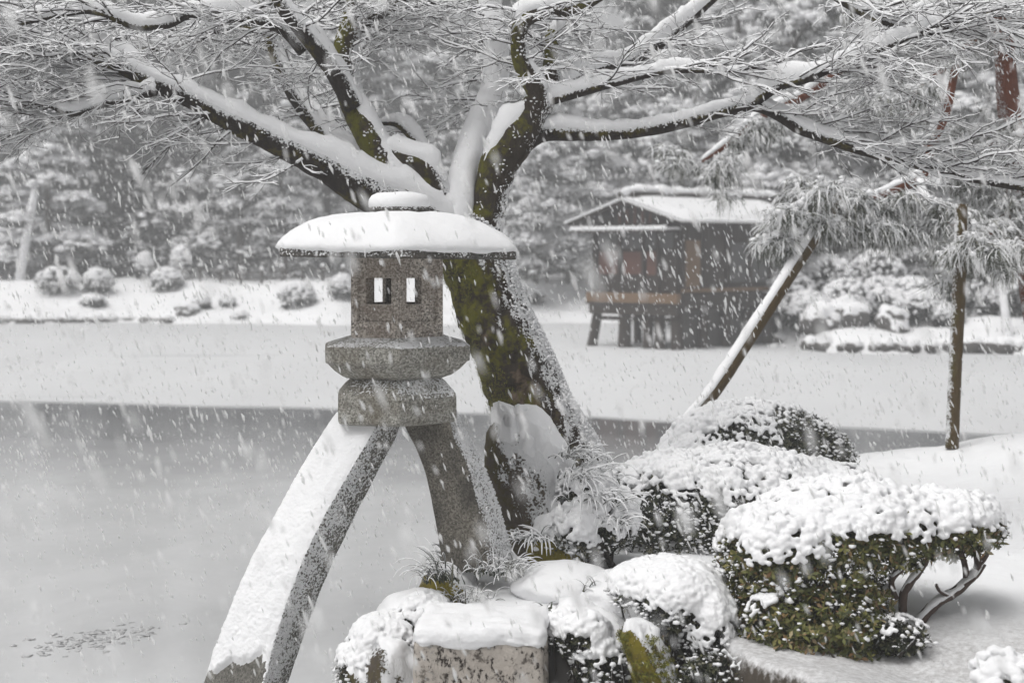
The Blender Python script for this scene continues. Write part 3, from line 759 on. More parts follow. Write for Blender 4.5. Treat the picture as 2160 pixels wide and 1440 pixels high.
along_limb('L5', 24, .45, 1, .4, .8, (-8, 18), .01, 0)
along_limb('U1', 18, .1, 1, .4, .8, (-10, 12), .01, .4)
along_limb('R1', 18, .55, 1, .35, .75, (-10, 18), .01, .2)
along_limb('R2', 12, .5, 1, .35, .7, (-8, 18), .01, .3)
along_limb('R3', 36, .38, 1, .4, .85, (-16, 22), .012, .6)
along_limb('R3', 3, .12, .4, .25, .45, (-20, 5), .03, .5, .005)
along_limb('R4', 18, .2, 1, .35, .7, (-8, 18), .01, .4)
along_limb('R5', 10, .2, 1, .35, .7, (-10, 14), .01, .6, .007)
along_limb('R6', 28, .1, 1, .4, .85, (-12, 18), .01, .7)
along_limb('R7', 26, .0, 1, .4, .85, (-18, 14), .015, .5)
print('twig verts', len(TW.v), 'faces', len(TW.f) + len(TS.f))
tag(TW.build('twigs', TWIG, maple, False), kind='stuff'); tag(TS.build('twig_snow', SNOW, maple), kind='stuff')

# crumbs of snow on the lantern legs' weather sides
def leg_grains(La, Lb, n, seed, fade, r=(.003, .009), t0=.1, t1=.9, off=.002):
    rs = random.Random(seed); cs, rr = [], []; m_ = len(La) - 1
    while len(cs) < n:
        t = rs.uniform(t0, t1) * m_; i = min(int(t), m_ - 1); a = La[i].lerp(La[i + 1], t - i); b = Lb[i].lerp(Lb[i + 1], t - i); u = rs.random(); q = a.lerp(b, u)
        if rs.random() < (1 - u) ** fade * (.35 + .65 * t / m_) + .35 * nz(q, 14): cs.append(tuple(q)); rr.append(rs.uniform(*r) * (1.1 - .5 * u))
    return cs, rr
c1, r1 = leg_grains(L[3], L[2], 2600, 3, 1.6); c2, r2 = leg_grains(L2_[2], L2_[3], 2000, 4, .5, (.003, .008), .08, .95)
gv, gf = lumps(c1 + c2, r1 + r2, ICO1, .8, .2); tag(npmesh('snow_grains', gv, gf, SNOW, lantern), kind='stuff')

# ------------------------------------------------------------------ clipped shrubs under snow
STEM = plain('azalea_stem', (.085, .06, .05), .9, .4, 25)
def rand_unit(n):
    v = np.random.randn(n, 3); return v / np.linalg.norm(v, axis=1, keepdims=True)
def rosettes(c, n_out, size, per=6, mat_rand=True):
    """leaf rosettes: c (n,3) tips, n_out (n,3) outward direction -> quads"""
    n = len(c); V = np.zeros((n, per, 4, 3)); 
    a = np.random.rand(n, 1) * 6.28 + np.arange(per)[None] * (6.28 / per) + np.random.randn(n, per) * .25
    ref = np.where(np.abs(n_out[:, 2:3]) < .9, np.array([[0, 0, 1.]]), np.array([[1., 0, 0]]))
    e1 = np.cross(n_out, ref); e1 /= np.linalg.norm(e1, axis=1, keepdims=True); e2 = np.cross(n_out, e1)
    d = np.cos(a)[..., None] * e1[:, None] + np.sin(a)[..., None] * e2[:, None] + n_out[:, None] * np.random.uniform(-.1, .7, (n, per, 1))
    d /= np.linalg.norm(d, axis=2, keepdims=True)
    w = np.cross(d, n_out[:, None].repeat(per, 1)); w /= (np.linalg.norm(w, axis=2, keepdims=True) + 1e-9)
    L = size * np.random.uniform(.6, 1.3, (n, per, 1)); B = c[:, None]
    V[:, :, 0] = B; V[:, :, 1] = B + d * L * .55 + w * L * .20 + n_out[:, None] * L * .06
    V[:, :, 2] = B + d * L; V[:, :, 3] = B + d * L * .55 - w * L * .20 + n_out[:, None] * L * .06
    return V.reshape(-1, 3), np.arange(n * per * 4).reshape(-1, 4)
def ell_points(c, r, n):
    u = rand_unit(n); p = u * np.array(r) + np.array(c); nn = u / np.array(r); nn /= np.linalg.norm(nn, axis=1, keepdims=True); return p, nn
def shrub(name, label, base, blobs, n_ros, n_lump, thr, lump_r=(.022, .042), leaf=.028, lmat=None, group=None, zmin=None, vox=.0095, side=260, stems=None, lean=(0, 0, 1), depth=.10, thr_noise=.35, cat='shrub', extra_lumps=None, cover=None):
    root = empty(name, base, label, cat, group)
    P_, N_ = [], []; tot = sum(b[1][0] * b[1][1] + b[1][0] * b[1][2] for b in blobs)
    def sample(n):
        ps, ns, of = [], [], []
        for c, r, *off in blobs:
            p, nn = ell_points(c, r, int(n * (r[0] * r[1] + r[0] * r[2]) / tot))
            p = p + nn * (.05 * vnoise(p, 3, 1) + .03 * vnoise(p, 8, 5))[:, None]
            ok = np.ones(len(p), bool)
            for c2, r2, *_ in blobs:
                if c2 is not c: ok &= (((p - np.array(c2)) / np.array(r2)) ** 2).sum(1) > .9
            if zmin is not None: ok &= p[:, 2] > zmin
            ps.append(p[ok]); ns.append(nn[ok]); of.append(np.full(ok.sum(), off[0] if off else 0.0))
        return np.concatenate(ps), np.concatenate(ns), np.concatenate(of)
    p, nn, _ = sample(n_ros)
    inn = np.minimum(np.abs(np.random.randn(len(p), 1)) * depth, .16); p2 = p - nn * inn
    d = nn + .5 * np.random.randn(*nn.shape) + np.array([0, 0, .35]); d /= np.linalg.norm(d, axis=1, keepdims=True)
    v, f = rosettes(p2, d, leaf); tag(npmesh('leaves', v, f, lmat or LEAF, root, False), kind='stuff')
    # snow: balls merged into one crust on the upper side, thinning out down the flanks
    p, nn, of = sample(n_lump); ld = np.array(lean) / np.linalg.norm(lean)
    s = nn @ ld - of + thr_noise * vnoise(p, 4.2, 7) + .5 * thr_noise * vnoise(p, 13, 3)
    keep = s > thr; q = p[keep]; k = np.clip((s[keep] - thr) / .5, 0, 1)
    rr = np.random.uniform(*lump_r, len(q)) * (.62 + .5 * k)
    q = q + nn[keep] * .006 + np.array([0, 0, 1]) * (.004 + .022 * k)[:, None]
    s2 = nn @ ld - of + .35 * thr_noise * vnoise(p, 4.2, 7); kf = (s2 > thr + .34) & (vnoise(p, 7, 11) < .30)
    q = np.concatenate([q, p[kf] - nn[kf] * .010 + np.array([0, 0, .012])]); rr = np.concatenate([rr, np.random.uniform(lump_r[1] * .8, lump_r[1] * 1.25, kf.sum())])
    V, Fc = lumps(q, rr, ICO1, .85, .10)
    me = remeshed(V, Fc, vox * .78, 2, .4); me.materials.append(SNOW); o = link('snow_crust', me, root)
    if n_lump < 3000: tag(o, kind='stuff')
    low = (~keep) & (s > thr - .75 + .5 * vnoise(p, 9, 3)) & (np.random.rand(len(p)) < side / max(1, (~keep).sum()))
    if low.sum():
        V, Fc = lumps(p[low] + np.random.randn(low.sum(), 3) * .012, np.random.uniform(.003, .011, low.sum()) * np.random.uniform(.5, 1.9, low.sum()), ICO1, .55, .28)
        tag(npmesh('snow_tufts', V, Fc, SNOW, root), kind='stuff')
    mb = MB()
    for lst in (stems or []):
        pts, rad = catmull([P(a, b, y) for a, b, r, y in lst], [r / F * y for a, b, r, y in lst], .02)
        m1 = MB(); tube(m1, pts, rad, 9, .22, 26); m1.build('stem', STEM, root)
        snow_on(mb, pts, rad, .16, .006, 8, (0, 0, 0), .95, .6)
    if mb.v: mb.build('stem_snow', SNOW, root)
    rs = random.Random(len(label))
    tw = MB()
    for c, r, *_ in blobs:                      # inner branches from the foot to the shell
        if stems and c[2] > 1.05: continue
        for _ in range(16):
            u = Vector((rs.gauss(0, 1), rs.gauss(0, 1), abs(rs.gauss(0, .7)))).normalized()
            e = Vector(c) + Vector((u.x * r[0], u.y * r[1], u.z * r[2])) * .9; b = Vector((c[0] + rs.gauss(0, .08), c[1] + rs.gauss(0, .06), (zmin or base[2])))
            mid = b.lerp(e, .5) + Vector((rs.gauss(0, .05), rs.gauss(0, .05), rs.gauss(0, .03)))
            pts, rad = catmull([b, mid, e], [.010, .007, .003], .08); tube(tw, pts, rad, 5)
    tag(tw.build('branches', PINE_FAR, root), kind='stuff')
    return root
c = P(1588, 925, 12.0)
shrub('clipped_shrub', 'rounded clipped shrub farthest back, on the water edge below the leaning pole', (c.x, 12.0, .72), [((c.x, 12.0, .93), (.68, .5, .43)), ((c.x + .34, 12.02, .91), (.38, .42, .34))], 6500, 8500, .30, (.011, .028), .028, LEAF_DARK, 'clipped shrubs on the snowy bank', .70, .0095, 1500, lean=(-.85, .1, .75), thr_noise=.42)
c = P(1545, 1070, 10.2)
shrub('clipped_shrub', 'widest clipped shrub, lying between the upright rock and the front shrub', (c.x, 10.2, .70), [((c.x - .05, 10.2, .83), (.86, .6, .40)), ((c.x + .45, 10.3, .81), (.54, .5, .34)), ((c.x - .35, 10.1, .80), (.55, .5, .38))], 10500, 13000, .30, (.009, .027), .030, LEAF_DARK, 'clipped shrubs on the snowy bank', .66, .009, 2200, lean=(.40, .15, 1), thr_noise=.46)
c = P(1830, 1165, 8.1)
stems = [[(1935, 1315, 13, 8.05), (1972, 1275, 11, 8.05), (2028, 1237, 10, 8.07), (2062, 1195, 9, 8.1), (2052, 1140, 7, 8.1), (2030, 1105, 5, 8.1)],
         [(2062, 1195, 6, 8.1), (2085, 1160, 5, 8.1), (2080, 1120, 4, 8.12)], [(2028, 1237, 5, 8.07), (2060, 1215, 4, 8.0), (2078, 1190, 3, 7.98)],
         [(2040, 1232, 8, 8.07), (2035, 1190, 7, 8.1), (2020, 1150, 7, 8.1), (2010, 1110, 5, 8.1)],
         [(2000, 1255, 6, 8.05), (1982, 1245, 4, 8.0), (1975, 1232, 3, 7.98)],
         [(1905, 1290, 10, 7.95), (1905, 1255, 9, 7.95), (1925, 1220, 9, 7.95), (1945, 1195, 8, 7.97), (1958, 1165, 7, 7.98), (1950, 1130, 6, 8)],
         [(1890, 1260, 8, 7.95), (1880, 1225, 7, 7.92), (1905, 1195, 7, 7.92), (1918, 1175, 6, 7.93), (1910, 1130, 5, 7.95)]]
shrub('azalea_bush', 'front clipped azalea bush with olive leaves and bare twisted stems at its side', (c.x, 8.1, .66),
      [((c.x - .06, 8.2, 1.08), (.52, .46, .215)), ((c.x + .36, 8.2, 1.10), (.32, .34, .15)), ((c.x - .36, 8.1, .98), (.36, .40, .26)), ((c.x - .27, 8.0, .82), (.37, .32, .28), .45), ((c.x - .30, 7.80, .68), (.34, .26, .22), .70)],
      11500, 14000, .24, (.009, .027), .036, LEAF, None, .48, .0085, 1300, stems, lean=(-.12, .0, 1), thr_noise=.46, depth=.13)
A1, B1, C1 = P(1440, 1272, 8.0), P(1490, 1345, 7.85), P(1395, 1225, 8.15)
shrub('snowy_mound_shrub', 'low shrub buried under a sloping snow mound between stone post and azalea bush', (A1.x, 8.0, .5), [((A1.x, 8.05, A1.z), (.21, .32, .17)), ((B1.x, 7.88, B1.z), (.13, .18, .20)), ((C1.x, 8.2, C1.z - .06), (.24, .30, .12))], 3600, 7500, .08, (.008, .022), .026, LEAF_DARK, None, .30, .0085, 900, lean=(.0, -.10, 1), thr_noise=.40)
c = P(1225, 1345, 7.95)
shrub('snowy_sprig_shrub', 'small snow-clotted sprigs in the dark hollow right of the stone post', (c.x, 8.05, .45), [((c.x, 8.02, .62), (.17, .16, .12)), ((c.x + .08, 7.98, .50), (.13, .13, .13))], 1300, 1800, .22, (.010, .022), .024, LEAF_DARK, None, .25, .008, 420, lean=(0, -.15, 1), thr_noise=.5)
c = P(815, 1330, 8.4)
shrub('drooping_shrub', 'snow-draped weeping shrub over the low rock left of the stone post', (c.x, 8.45, .5), [((c.x + .03, 8.45, .47), (.24, .24, .17)), ((c.x + .17, 8.5, .56), (.15, .2, .14)), ((c.x - .06, 8.36, .36), (.18, .18, .16)), ((c.x + .10, 8.26, .28), (.16, .14, .20), .3)], 3800, 7500, .30, (.009, .022), .022, LEAF_DARK, None, .20, .0075, 1200, lean=(-.1, -.1, 1), thr_noise=.62)
c = P(2140, 1440, 6.7)
shrub('snowy_sprig_shrub', 'tiny snow-puffed shrub at the bottom right by the trodden path', (c.x, 6.7, .66), [((c.x, 6.75, .70), (.13, .13, .08))], 200, 200, .0, (.02, .032), .02, LEAF, None, .62, .008, 20)
c = P(1930, 1365, 7.6)
shrub('ground_shrub', 'low leafy ground shrub beside the bare foot of the azalea stem', (c.x, 7.75, .66), [((c.x - .06, 7.75, .67), (.15, .16, .07))], 500, 260, .65, (.010, .02), .03, LEAF_DARK, None, .62, .008, 90)

MOSS = leaf_mat('moss_tufts', [(0, (.05, .055, .010)), (.5, (.13, .135, .016)), (.85, (.25, .24, .03)), (1, (.15, .09, .04))])
pk = np.random.choice(len(trunk_v), 26000); tn = trunk_n[pk]; sc_ = -.75 * tn[:, 0] - .35 * tn[:, 1] + 1.3 * vnoise(trunk_v[pk], 3.2, 4) + .8 * vnoise(trunk_v[pk], 11, 1); pk = pk[(sc_ > .80)]
v, f = rosettes(trunk_v[pk] + trunk_n[pk] * .002 + np.random.randn(len(pk), 3) * .006, trunk_n[pk], .010, 3)
tag(npmesh('moss', v, f, MOSS, maple, False), kind='stuff')
pick = np.random.choice(len(mv), 2600); mk = (mn[pick, 2] < .75) & (vnoise(mv[pick], 7, 2) > -.22); pick = pick[mk]
v, f = rosettes(mv[pick] + mn[pick] * .004 + np.random.randn(len(pick), 3) * .006, mn[pick], .014, 4)
mo = npmesh('moss', v, f, MOSS, None, False); mo.parent = mr; tag(mo, kind='stuff')

# ------------------------------------------------------------------ strap-leaved plants
def blade_plant(name, label, base, n, L, spread, snow, seed, bias=(0, 0), group=None, r=.0045, w=.9):
    root = empty(name, base, label, 'plant', group); rs = random.Random(seed); mb, sn_ = MB(), MB(); b0 = Vector(base)
    for _ in range(n):
        az = rs.uniform(0, 6.283); d = Vector((math.cos(az) + bias[0], math.sin(az) * .8 + bias[1], 0)); d.normalize()
        l = L * rs.uniform(.55, 1.15); el = R(rs.uniform(35, 85)); p = b0 + Vector((rs.gauss(0, spread), rs.gauss(0, spread), 0)); pts = [p]; m = 8
        curl = rs.uniform(.08, .22); el = el - (.35 if snow > .5 else 0)
        for i in range(m):
            pts.append(pts[-1] + (d * math.cos(el) + Vector((0, 0, math.sin(el)))) * (l / m)); el -= curl * (1 + i * .12)
        T = tangents(pts); vs, fs, sv, sf = [], [], [], []
        ks = snow * rs.uniform(.3, 1.3)
        for i, q in enumerate(pts):
            sd = T[i].cross(Vector((0, 0, 1))); sd = sd.normalized() if sd.length > .05 else Vector((1, 0, 0)); up = sd.cross(T[i])
            ww = r * w * (1 - (i / m) ** 2.2) + .0006
            vs += [q - sd * ww + up * ww * .4, q - up * ww * .3, q + sd * ww + up * ww * .4]
            h = (.003 + .007 * ks) * max(0, 1 - abs(T[i].z) ** 2) * rs.uniform(.6, 1.2) * (1 if 1 < i < m else .2); w2 = ww * .9 + .0022 * ks
            sv += [q - sd * w2 + up * ww * .3, q + up * h, q + sd * w2 + up * ww * .3, q - up * ww * .1]
        for i in range(m):
            for k in range(2): fs.append((i * 3 + k, i * 3 + k + 1, i * 3 + 4 + k, i * 3 + 3 + k))
            if i >= 1:
                for k in range(4): sf.append((i * 4 + k, i * 4 + 4 + k, i * 4 + 4 + (k + 1) % 4, i * 4 + (k + 1) % 4))
        mb.add(vs, fs)
        if ks > .12: sn_.add(sv, sf)
    tag(mb.build('blades', BLADE, root, False), kind='stuff')
    if sn_.v: tag(sn_.build('blade_snow', SNOW, root), kind='stuff')
    return root
G_ = 'strap-leaved clumps around the lantern foot'
def at(px, py, Y): c = P(px, py, Y); return (c.x, c.y, c.z)
blade_plant('grass_clump', 'dark arching grass clump hanging left of the short lantern leg', at(930, 1225, 8.62), 60, .24, .045, .22, 1, (-.9, -.3), G_)
blade_plant('grass_clump', 'upper dark tuft peeking out behind the short lantern leg', at(945, 1180, 9.12), 20, .15, .03, .25, 2, (-.7, 0), G_)
blade_plant('grass_clump', 'snowy grass clump right of the short lantern leg foot', at(1050, 1210, 8.72), 80, .18, .07, .4, 3, (.6, -.5), G_, .0036)
blade_plant('grass_clump', 'short grass clump on the mossy foot stone under the lantern leg', at(985, 1265, 8.66), 60, .12, .07, .25, 4, (0, -.5), G_, .0038)
c = P(1255, 1050, 9.35)
shrub('snow_bent_shrub', 'snow-buried leafy clump sloping down right of the upright rock', (c.x, 9.4, .8), [((c.x - .03, 9.42, 1.08), (.16, .2, .15)), ((c.x + .04, 9.36, .94), (.20, .22, .17)), ((c.x - .10, 9.3, .86), (.15, .18, .14))], 1500, 2600, .10, (.010, .026), .03, LEAF_DARK, None, .70, .0085, 500, lean=(.1, -.25, 1), thr_noise=.75)
for k_, (px, py, Y, n_, L_, bx) in enumerate(((1205, 965, 9.4, 46, .20, .9), (1235, 1010, 9.3, 60, .24, .8), (1265, 1055, 9.2, 60, .24, .7), (1290, 1100, 9.15, 50, .20, .7))):
    blade_plant('snow_bent_plant', ('uppermost fan of snow-bent leaves touching the upright rock', 'second fan of snow-bent leaves down the clump by the upright rock', 'third, broad fan of snow-bent leaves beside the widest shrub', 'lowest fan of snow-bent leaves under the widest shrub')[k_], at(px, py, Y), n_, L_, .06, .9, 5 + k_ * 7, (bx, -.7), 'snow-bent leaves by the upright rock', .0042)
blade_plant('grass_clump', 'few dark blades poking from the flat snow below the widest shrub', at(1250, 1245, 8.45), 22, .10, .03, .5, 8, (.4, -.3), G_)
blade_plant('grass_clump', 'thin blades sticking up through snow right of the stone post top', at(1140, 1290, 8.1), 9, .10, .03, .1, 9, (.3, 0), G_)
blade_plant('snow_bent_plant', 'snow-laden blades lying against the lower side of the upright rock', at(1120, 1140, 9.1), 50, .18, .06, 1.0, 10, (-.2, -.5), 'snow-bent leaves by the upright rock', .005)
c = P(1590, 1425, 7.45)
shrub('ground_shrub', 'dark leafy sprigs at the bank edge under the front azalea bush', (c.x, 7.45, .45), [((c.x, 7.52, .52), (.20, .14, .12)), ((c.x - .16, 7.60, .50), (.15, .13, .16)), ((c.x + .18, 7.42, .50), (.18, .13, .10)), ((c.x + .40, 7.32, .49), (.18, .12, .07))], 2800, 1600, .80, (.008, .018), .028, LEAF_DARK, None, .2, .008, 260)
# soft snow pillows between the plants
def pillow(label, c, r, seed):
    v, f = rock_mesh(c, *r, seed, ICO4, .16); o = npmesh('snow_drift', v - np.array(c), f, SNOW); o.location = c
    return tag(o, label, 'snow drift')
pillow('rounded snow drift on the bank between low mossy rock and stone post', at(1190, 1230, 8.75), (.26, .3, .11), 2)
pillow('smooth snow drift below the widest shrub, right of the grass blades', at(1360, 1255, 8.55), (.36, .32, .13), 3)
pillow('snow drift sloping down left of the short lantern leg', at(880, 1290, 8.7), (.20, .22, .11), 6)

# ------------------------------------------------------------------ poles
def pole(name, label, lst, mat, th, lean, t0=.995, group=None, n=14, amp=.05):
    base = P(*lst[0][:2], lst[0][3]); root = empty(name, tuple(base), label, 'support pole', group)
    pts, rad = catmull([P(a, b, y) for a, b, r, y in lst], [r / F * y for a, b, r, y in lst], .06)
    mb = MB(); tube(mb, pts, rad, n, amp, 6); mb.build('shaft', mat, root)
    sn_ = MB(); snow_on(sn_, pts, rad, th, .012, 12, lean, t0, t0 - .2, .75); sn_.build('snow', SNOW, root); return root
pole('leaning_pole', 'mossy log propped at a slant from the bank up to the red pine', [(1440, 905, 16, 12.6), (1505, 825, 16, 12.8), (1590, 695, 16, 13.3), (1690, 540, 15, 13.9), (1768, 420, 15, 14.3)], POLE, .26, (-.8, .3, 0))
pole('upright_pole', 'brown upright support pole standing on the snow hump at the right', [(2008, 945, 14, 13.4), (2014, 800, 14, 13.4), (2023, 600, 14, 13.4), (2028, 430, 13, 13.4)], POLE, .15, (0, 0, 0))
pole('far_pole', 'snow-plastered pole leaning on the far right shore', [(2132, 752, 9, 41.3), (2120, 660, 9, 41.3), (2108, 560, 8, 41.5), (2100, 480, 8, 41.5)], PINE_FAR, .8, (-.5, -3, 0), 1.6)
pole('far_pole', 'snow-plastered pole leaning in the pines on the far left shore', [(42, 605, 10, 63), (52, 540, 10, 63), (66, 460, 9, 63), (80, 380, 8, 63)], PINE_FAR, .8, (-.5, -3, 0), 1.6)

# ------------------------------------------------------------------ tea house on stilts across the pond
K = Vector((4.03, 41.5, 0)); ua = Vector((-.714, .70, 0)); ub = Vector((.70, .714, 0))
def H(s, t, z): return K + ua * s + ub * t + Vector((0, 0, z))
house = empty('tea_house', tuple(K), 'dark wooden tea house on stilts over the pond with snow on its gabled roof', 'house')
def hbox(name, s0, s1, t0, t1, z0, z1, mat, amp=0, parent=None):
    mb = MB(); box(mb, H((s0 + s1) / 2, (t0 + t1) / 2, (z0 + z1) / 2), abs(s1 - s0) / 2, abs(t1 - t0) / 2, (z1 - z0) / 2, (ua, ub))
    o = mb.build(name, mat, None, False)
    if parent is None:
        o.parent = house; o.matrix_parent_inverse = Matrix.Translation(-house.location)
    else:
        o.parent = parent; o.matrix_parent_inverse = Matrix.Translation(-house.location)
    return o
wall_g = hbox('wall', .02, 2.68, .05, .15, 1.42, 3.10, WOOD_DARK)
wall_l = hbox('wall', .02, .12, .16, 3.9, 1.10, 3.10, WOOD_DARK)
hbox('wall', 2.58, 2.68, .16, 3.9, 1.10, 3.1, WOOD_DARK); hbox('wall', .13, 2.57, 3.8, 3.9, 1.10, 3.1, WOOD_DARK)
hbox('floor_slab', -.05, 2.75, .0, 3.95, .98, 1.09, WOOD_DARK)
hbox('plaster_band', .1, 2.6, .02, .048, 2.50, 2.95, PLASTER)
for s0, s1 in ((1.05, 1.75), (1.85, 2.55)): hbox('shutter', s0, s1, .0, .046, 1.86, 2.42, WOOD_RED)
hbox('shutter', .62, .98, .0, .046, 1.84, 2.42, WOOD_RED)
for s in (.0, .55, 1.02, 1.80, 2.62): hbox('post', s, s + .09, -.06, -.003, 1.10, 3.1, WOOD_DARK)
hbox('deck_beam', -.15, 2.8, -.22, -.063, 1.16, 1.40, WOOD_OCHRE); hbox('deck', -.2, 2.85, -.20, .045, 1.10, 1.157, WOOD_DARK)
hbox('lower_beam', -.1, 2.75, -.16, -.02, .86, 1.097, WOOD_DARK)
hbox('door', -.02, .017, .30, .86, 1.55, 2.70, WOOD_OCHRE)
hbox('side_rail', -.08, -.022, .1, 3.9, 1.42, 1.52, WOOD_OCHRE); hbox('side_beam', -.12, .015, .1, 3.9, 1.10, 1.38, WOOD_DARK)
for t in (.10, .95, 1.9, 2.85, 3.75): hbox('post', -.06, .017, t, t + .1, 1.53, 3.1, WOOD_DARK)
for t0, t1 in ((1.1, 1.8), (2.1, 2.75), (3.0, 3.65)): hbox('shutter', -.025, .017, t0, t1, 1.65, 2.65, PLASTER if t0 > 2 else WOOD_DARK)
mb = MB(); z0 = 3.1
mb.add([H(0, .0, z0), H(2.7, .0, z0), H(1.35, .0, 3.60), H(0, .12, z0), H(2.7, .12, z0), H(1.35, .12, 3.60)], [(0, 1, 2), (5, 4, 3), (0, 3, 4, 1), (1, 4, 5, 2), (2, 5, 3, 0)])
gp = mb.build('gable', WOOD_DARK, None, False); gp.parent = house; gp.matrix_parent_inverse = Matrix.Translation(-house.location)
for s in np.linspace(.35, 2.35, 9):
    hbox('gable_slat', s - .03, s + .03, -.03, -.002, 3.12, 3.12 + .44 * (1 - abs(s - 1.35) / 1.35), WOOD_RED if .7 < s < 2 else WOOD_DARK)
def slope(name, sa, za, sb, zb_, t0, t1, th, mat, ns=24, ntt=44, amp=0.0, lift=0.0, rnd_=.1):
    """roof slab or its snow between two eave lines"""
    V, Fq = [], []
    for i in range(ns + 1):
        for j in range(ntt + 1):
            u, w = i / ns, j / ntt; s = sa + (sb - sa) * u; z = za + (zb_ - za) * u; t = t0 + (t1 - t0) * w
            e = min(1, min(u, w, 1 - w) * 9 + rnd_) ** .5 if amp else 1
            q = H(s, t, z + lift); top = q + Vector((0, 0, th * e + amp * nz(q, 1.5)))
            V.append(tuple(top))
    n1 = len(V)
    for i in range(ns + 1):
        for j in range(ntt + 1):
            u, w = i / ns, j / ntt; V.append(tuple(H(sa + (sb - sa) * u, t0 + (t1 - t0) * w, za + (zb_ - za) * u + lift)))
    for i in range(ns):
        for j in range(ntt):
            a = i * (ntt + 1) + j; Fq.append((a, a + 1, a + ntt + 2, a + ntt + 1)); a += n1; Fq.append((a, a + ntt + 1, a + ntt + 2, a + 1))
    def side(ids):
        for a, b in zip(ids[:-1], ids[1:]): Fq.append((a, b, b + n1, a + n1))
    side([j for j in range(ntt + 1)]); side([ns * (ntt + 1) + j for j in range(ntt, -1, -1)])
    side([i * (ntt + 1) for i in range(ns, -1, -1)]); side([i * (ntt + 1) + ntt for i in range(ns + 1)])
    o = npmesh(name, V, Fq, mat, None, bool(amp)); o.parent = house; o.matrix_parent_inverse = Matrix.Translation(-house.location); return o
TE = 5.3
slope('roof', -.5, 3.08, 1.345, 3.62, -.5, TE, .07, WOOD_DARK, 2, 2); slope('roof', 3.2, 3.08, 1.355, 3.62, -.5, TE, .07, WOOD_DARK, 2, 2)
slope('roof_snow', -.56, 3.06, 1.30, 3.62, -.55, TE + .05, .17, SNOW_FAR, amp=.02, lift=.073)
slope('roof_snow', 3.26, 3.06, 1.40, 3.62, -.55, TE + .05, .17, SNOW_FAR, amp=.02, lift=.073)
hbox('ridge', 1.10, 1.60, -.36, TE + .5, 3.64, 3.90, WOOD_DARK)
V, Fq = lumps([tuple(H(1.35 + .02 * math.sin(t * 5), t, 3.93 + .02 * math.sin(t * 3.1))) for t in np.linspace(-.34, TE + .5, 40)], np.random.uniform(.15, .27, 40), ICO2, .7, .05)
o = npmesh('ridge_snow', V, Fq, SNOW_FAR, None); o.parent = house; o.matrix_parent_inverse = Matrix.Translation(-house.location)
for t in np.linspace(.3, TE - .3, 7): hbox('ridge_tile', 1.10, 1.60, t - .09, t + .09, 3.70, 3.87, STONE_FAR)
slope('pent_roof', 3.0, 2.90, -.05, 2.90, -.62, .04, .05, WOOD_DARK, 2, 2)
for s in np.linspace(.0, 2.95, 20):
    v, f = ICO2; v = v * np.array([.095, .095, .075]) * (1 + .08 * np.random.randn(len(v), 1)); q = H(s, -.55, 2.985)
    m_ = npmesh('tile', v, f, SNOW_FAR, None); m_.location = q - house.location; m_.parent = house
slope('pent_snow', 3.02, 2.955, -.07, 2.955, -.60, .02, .06, SNOW_FAR, 30, 8, amp=.012)
def stilt(s, t, ds, r, z1=1.0):
    mb = MB(); p0 = H(s + ds, t - abs(ds) * .4, -.35); p1 = H(s, t, z1)
    pts = [p0.lerp(p1, k / 4) for k in range(5)]; tube(mb, pts, [r * 1.15, r * 1.1, r, r, r * .95], 10, .08, 2)
    o = mb.build('stilt', WOOD_DARK, None); o.parent = house; o.matrix_parent_inverse = Matrix.Translation(-house.location)
stilt(2.62, .05, .22, .125); stilt(1.72, .05, .02, .17); stilt(.95, .05, .05, .125); stilt(.60, .05, -.02, .14); stilt(.08, .06, 0, .15)
for t in (1.1, 2.0, 2.9, 3.8): stilt(.08, t, 0, .13)
stilt(2.62, 1.6, 0, .11); stilt(2.62, 3.2, 0, .11)
for k_ in range(17): hbox('plank', -.004, .018, .14 + k_ * .22, .34 + k_ * .22, 2.72, 3.08, WOOD_DARK)
for k_ in range(10): hbox('board', .12 + k_ * .25, .34 + k_ * .25, .028, .048, 1.44, 1.82, WOOD_DARK)
hbox('foundation_wall', .25, .40, .35, 4.6, -.3, .975, STONE_FAR); hbox('brace', .0, 2.65, .0, .09, .70, .80, WOOD_DARK)

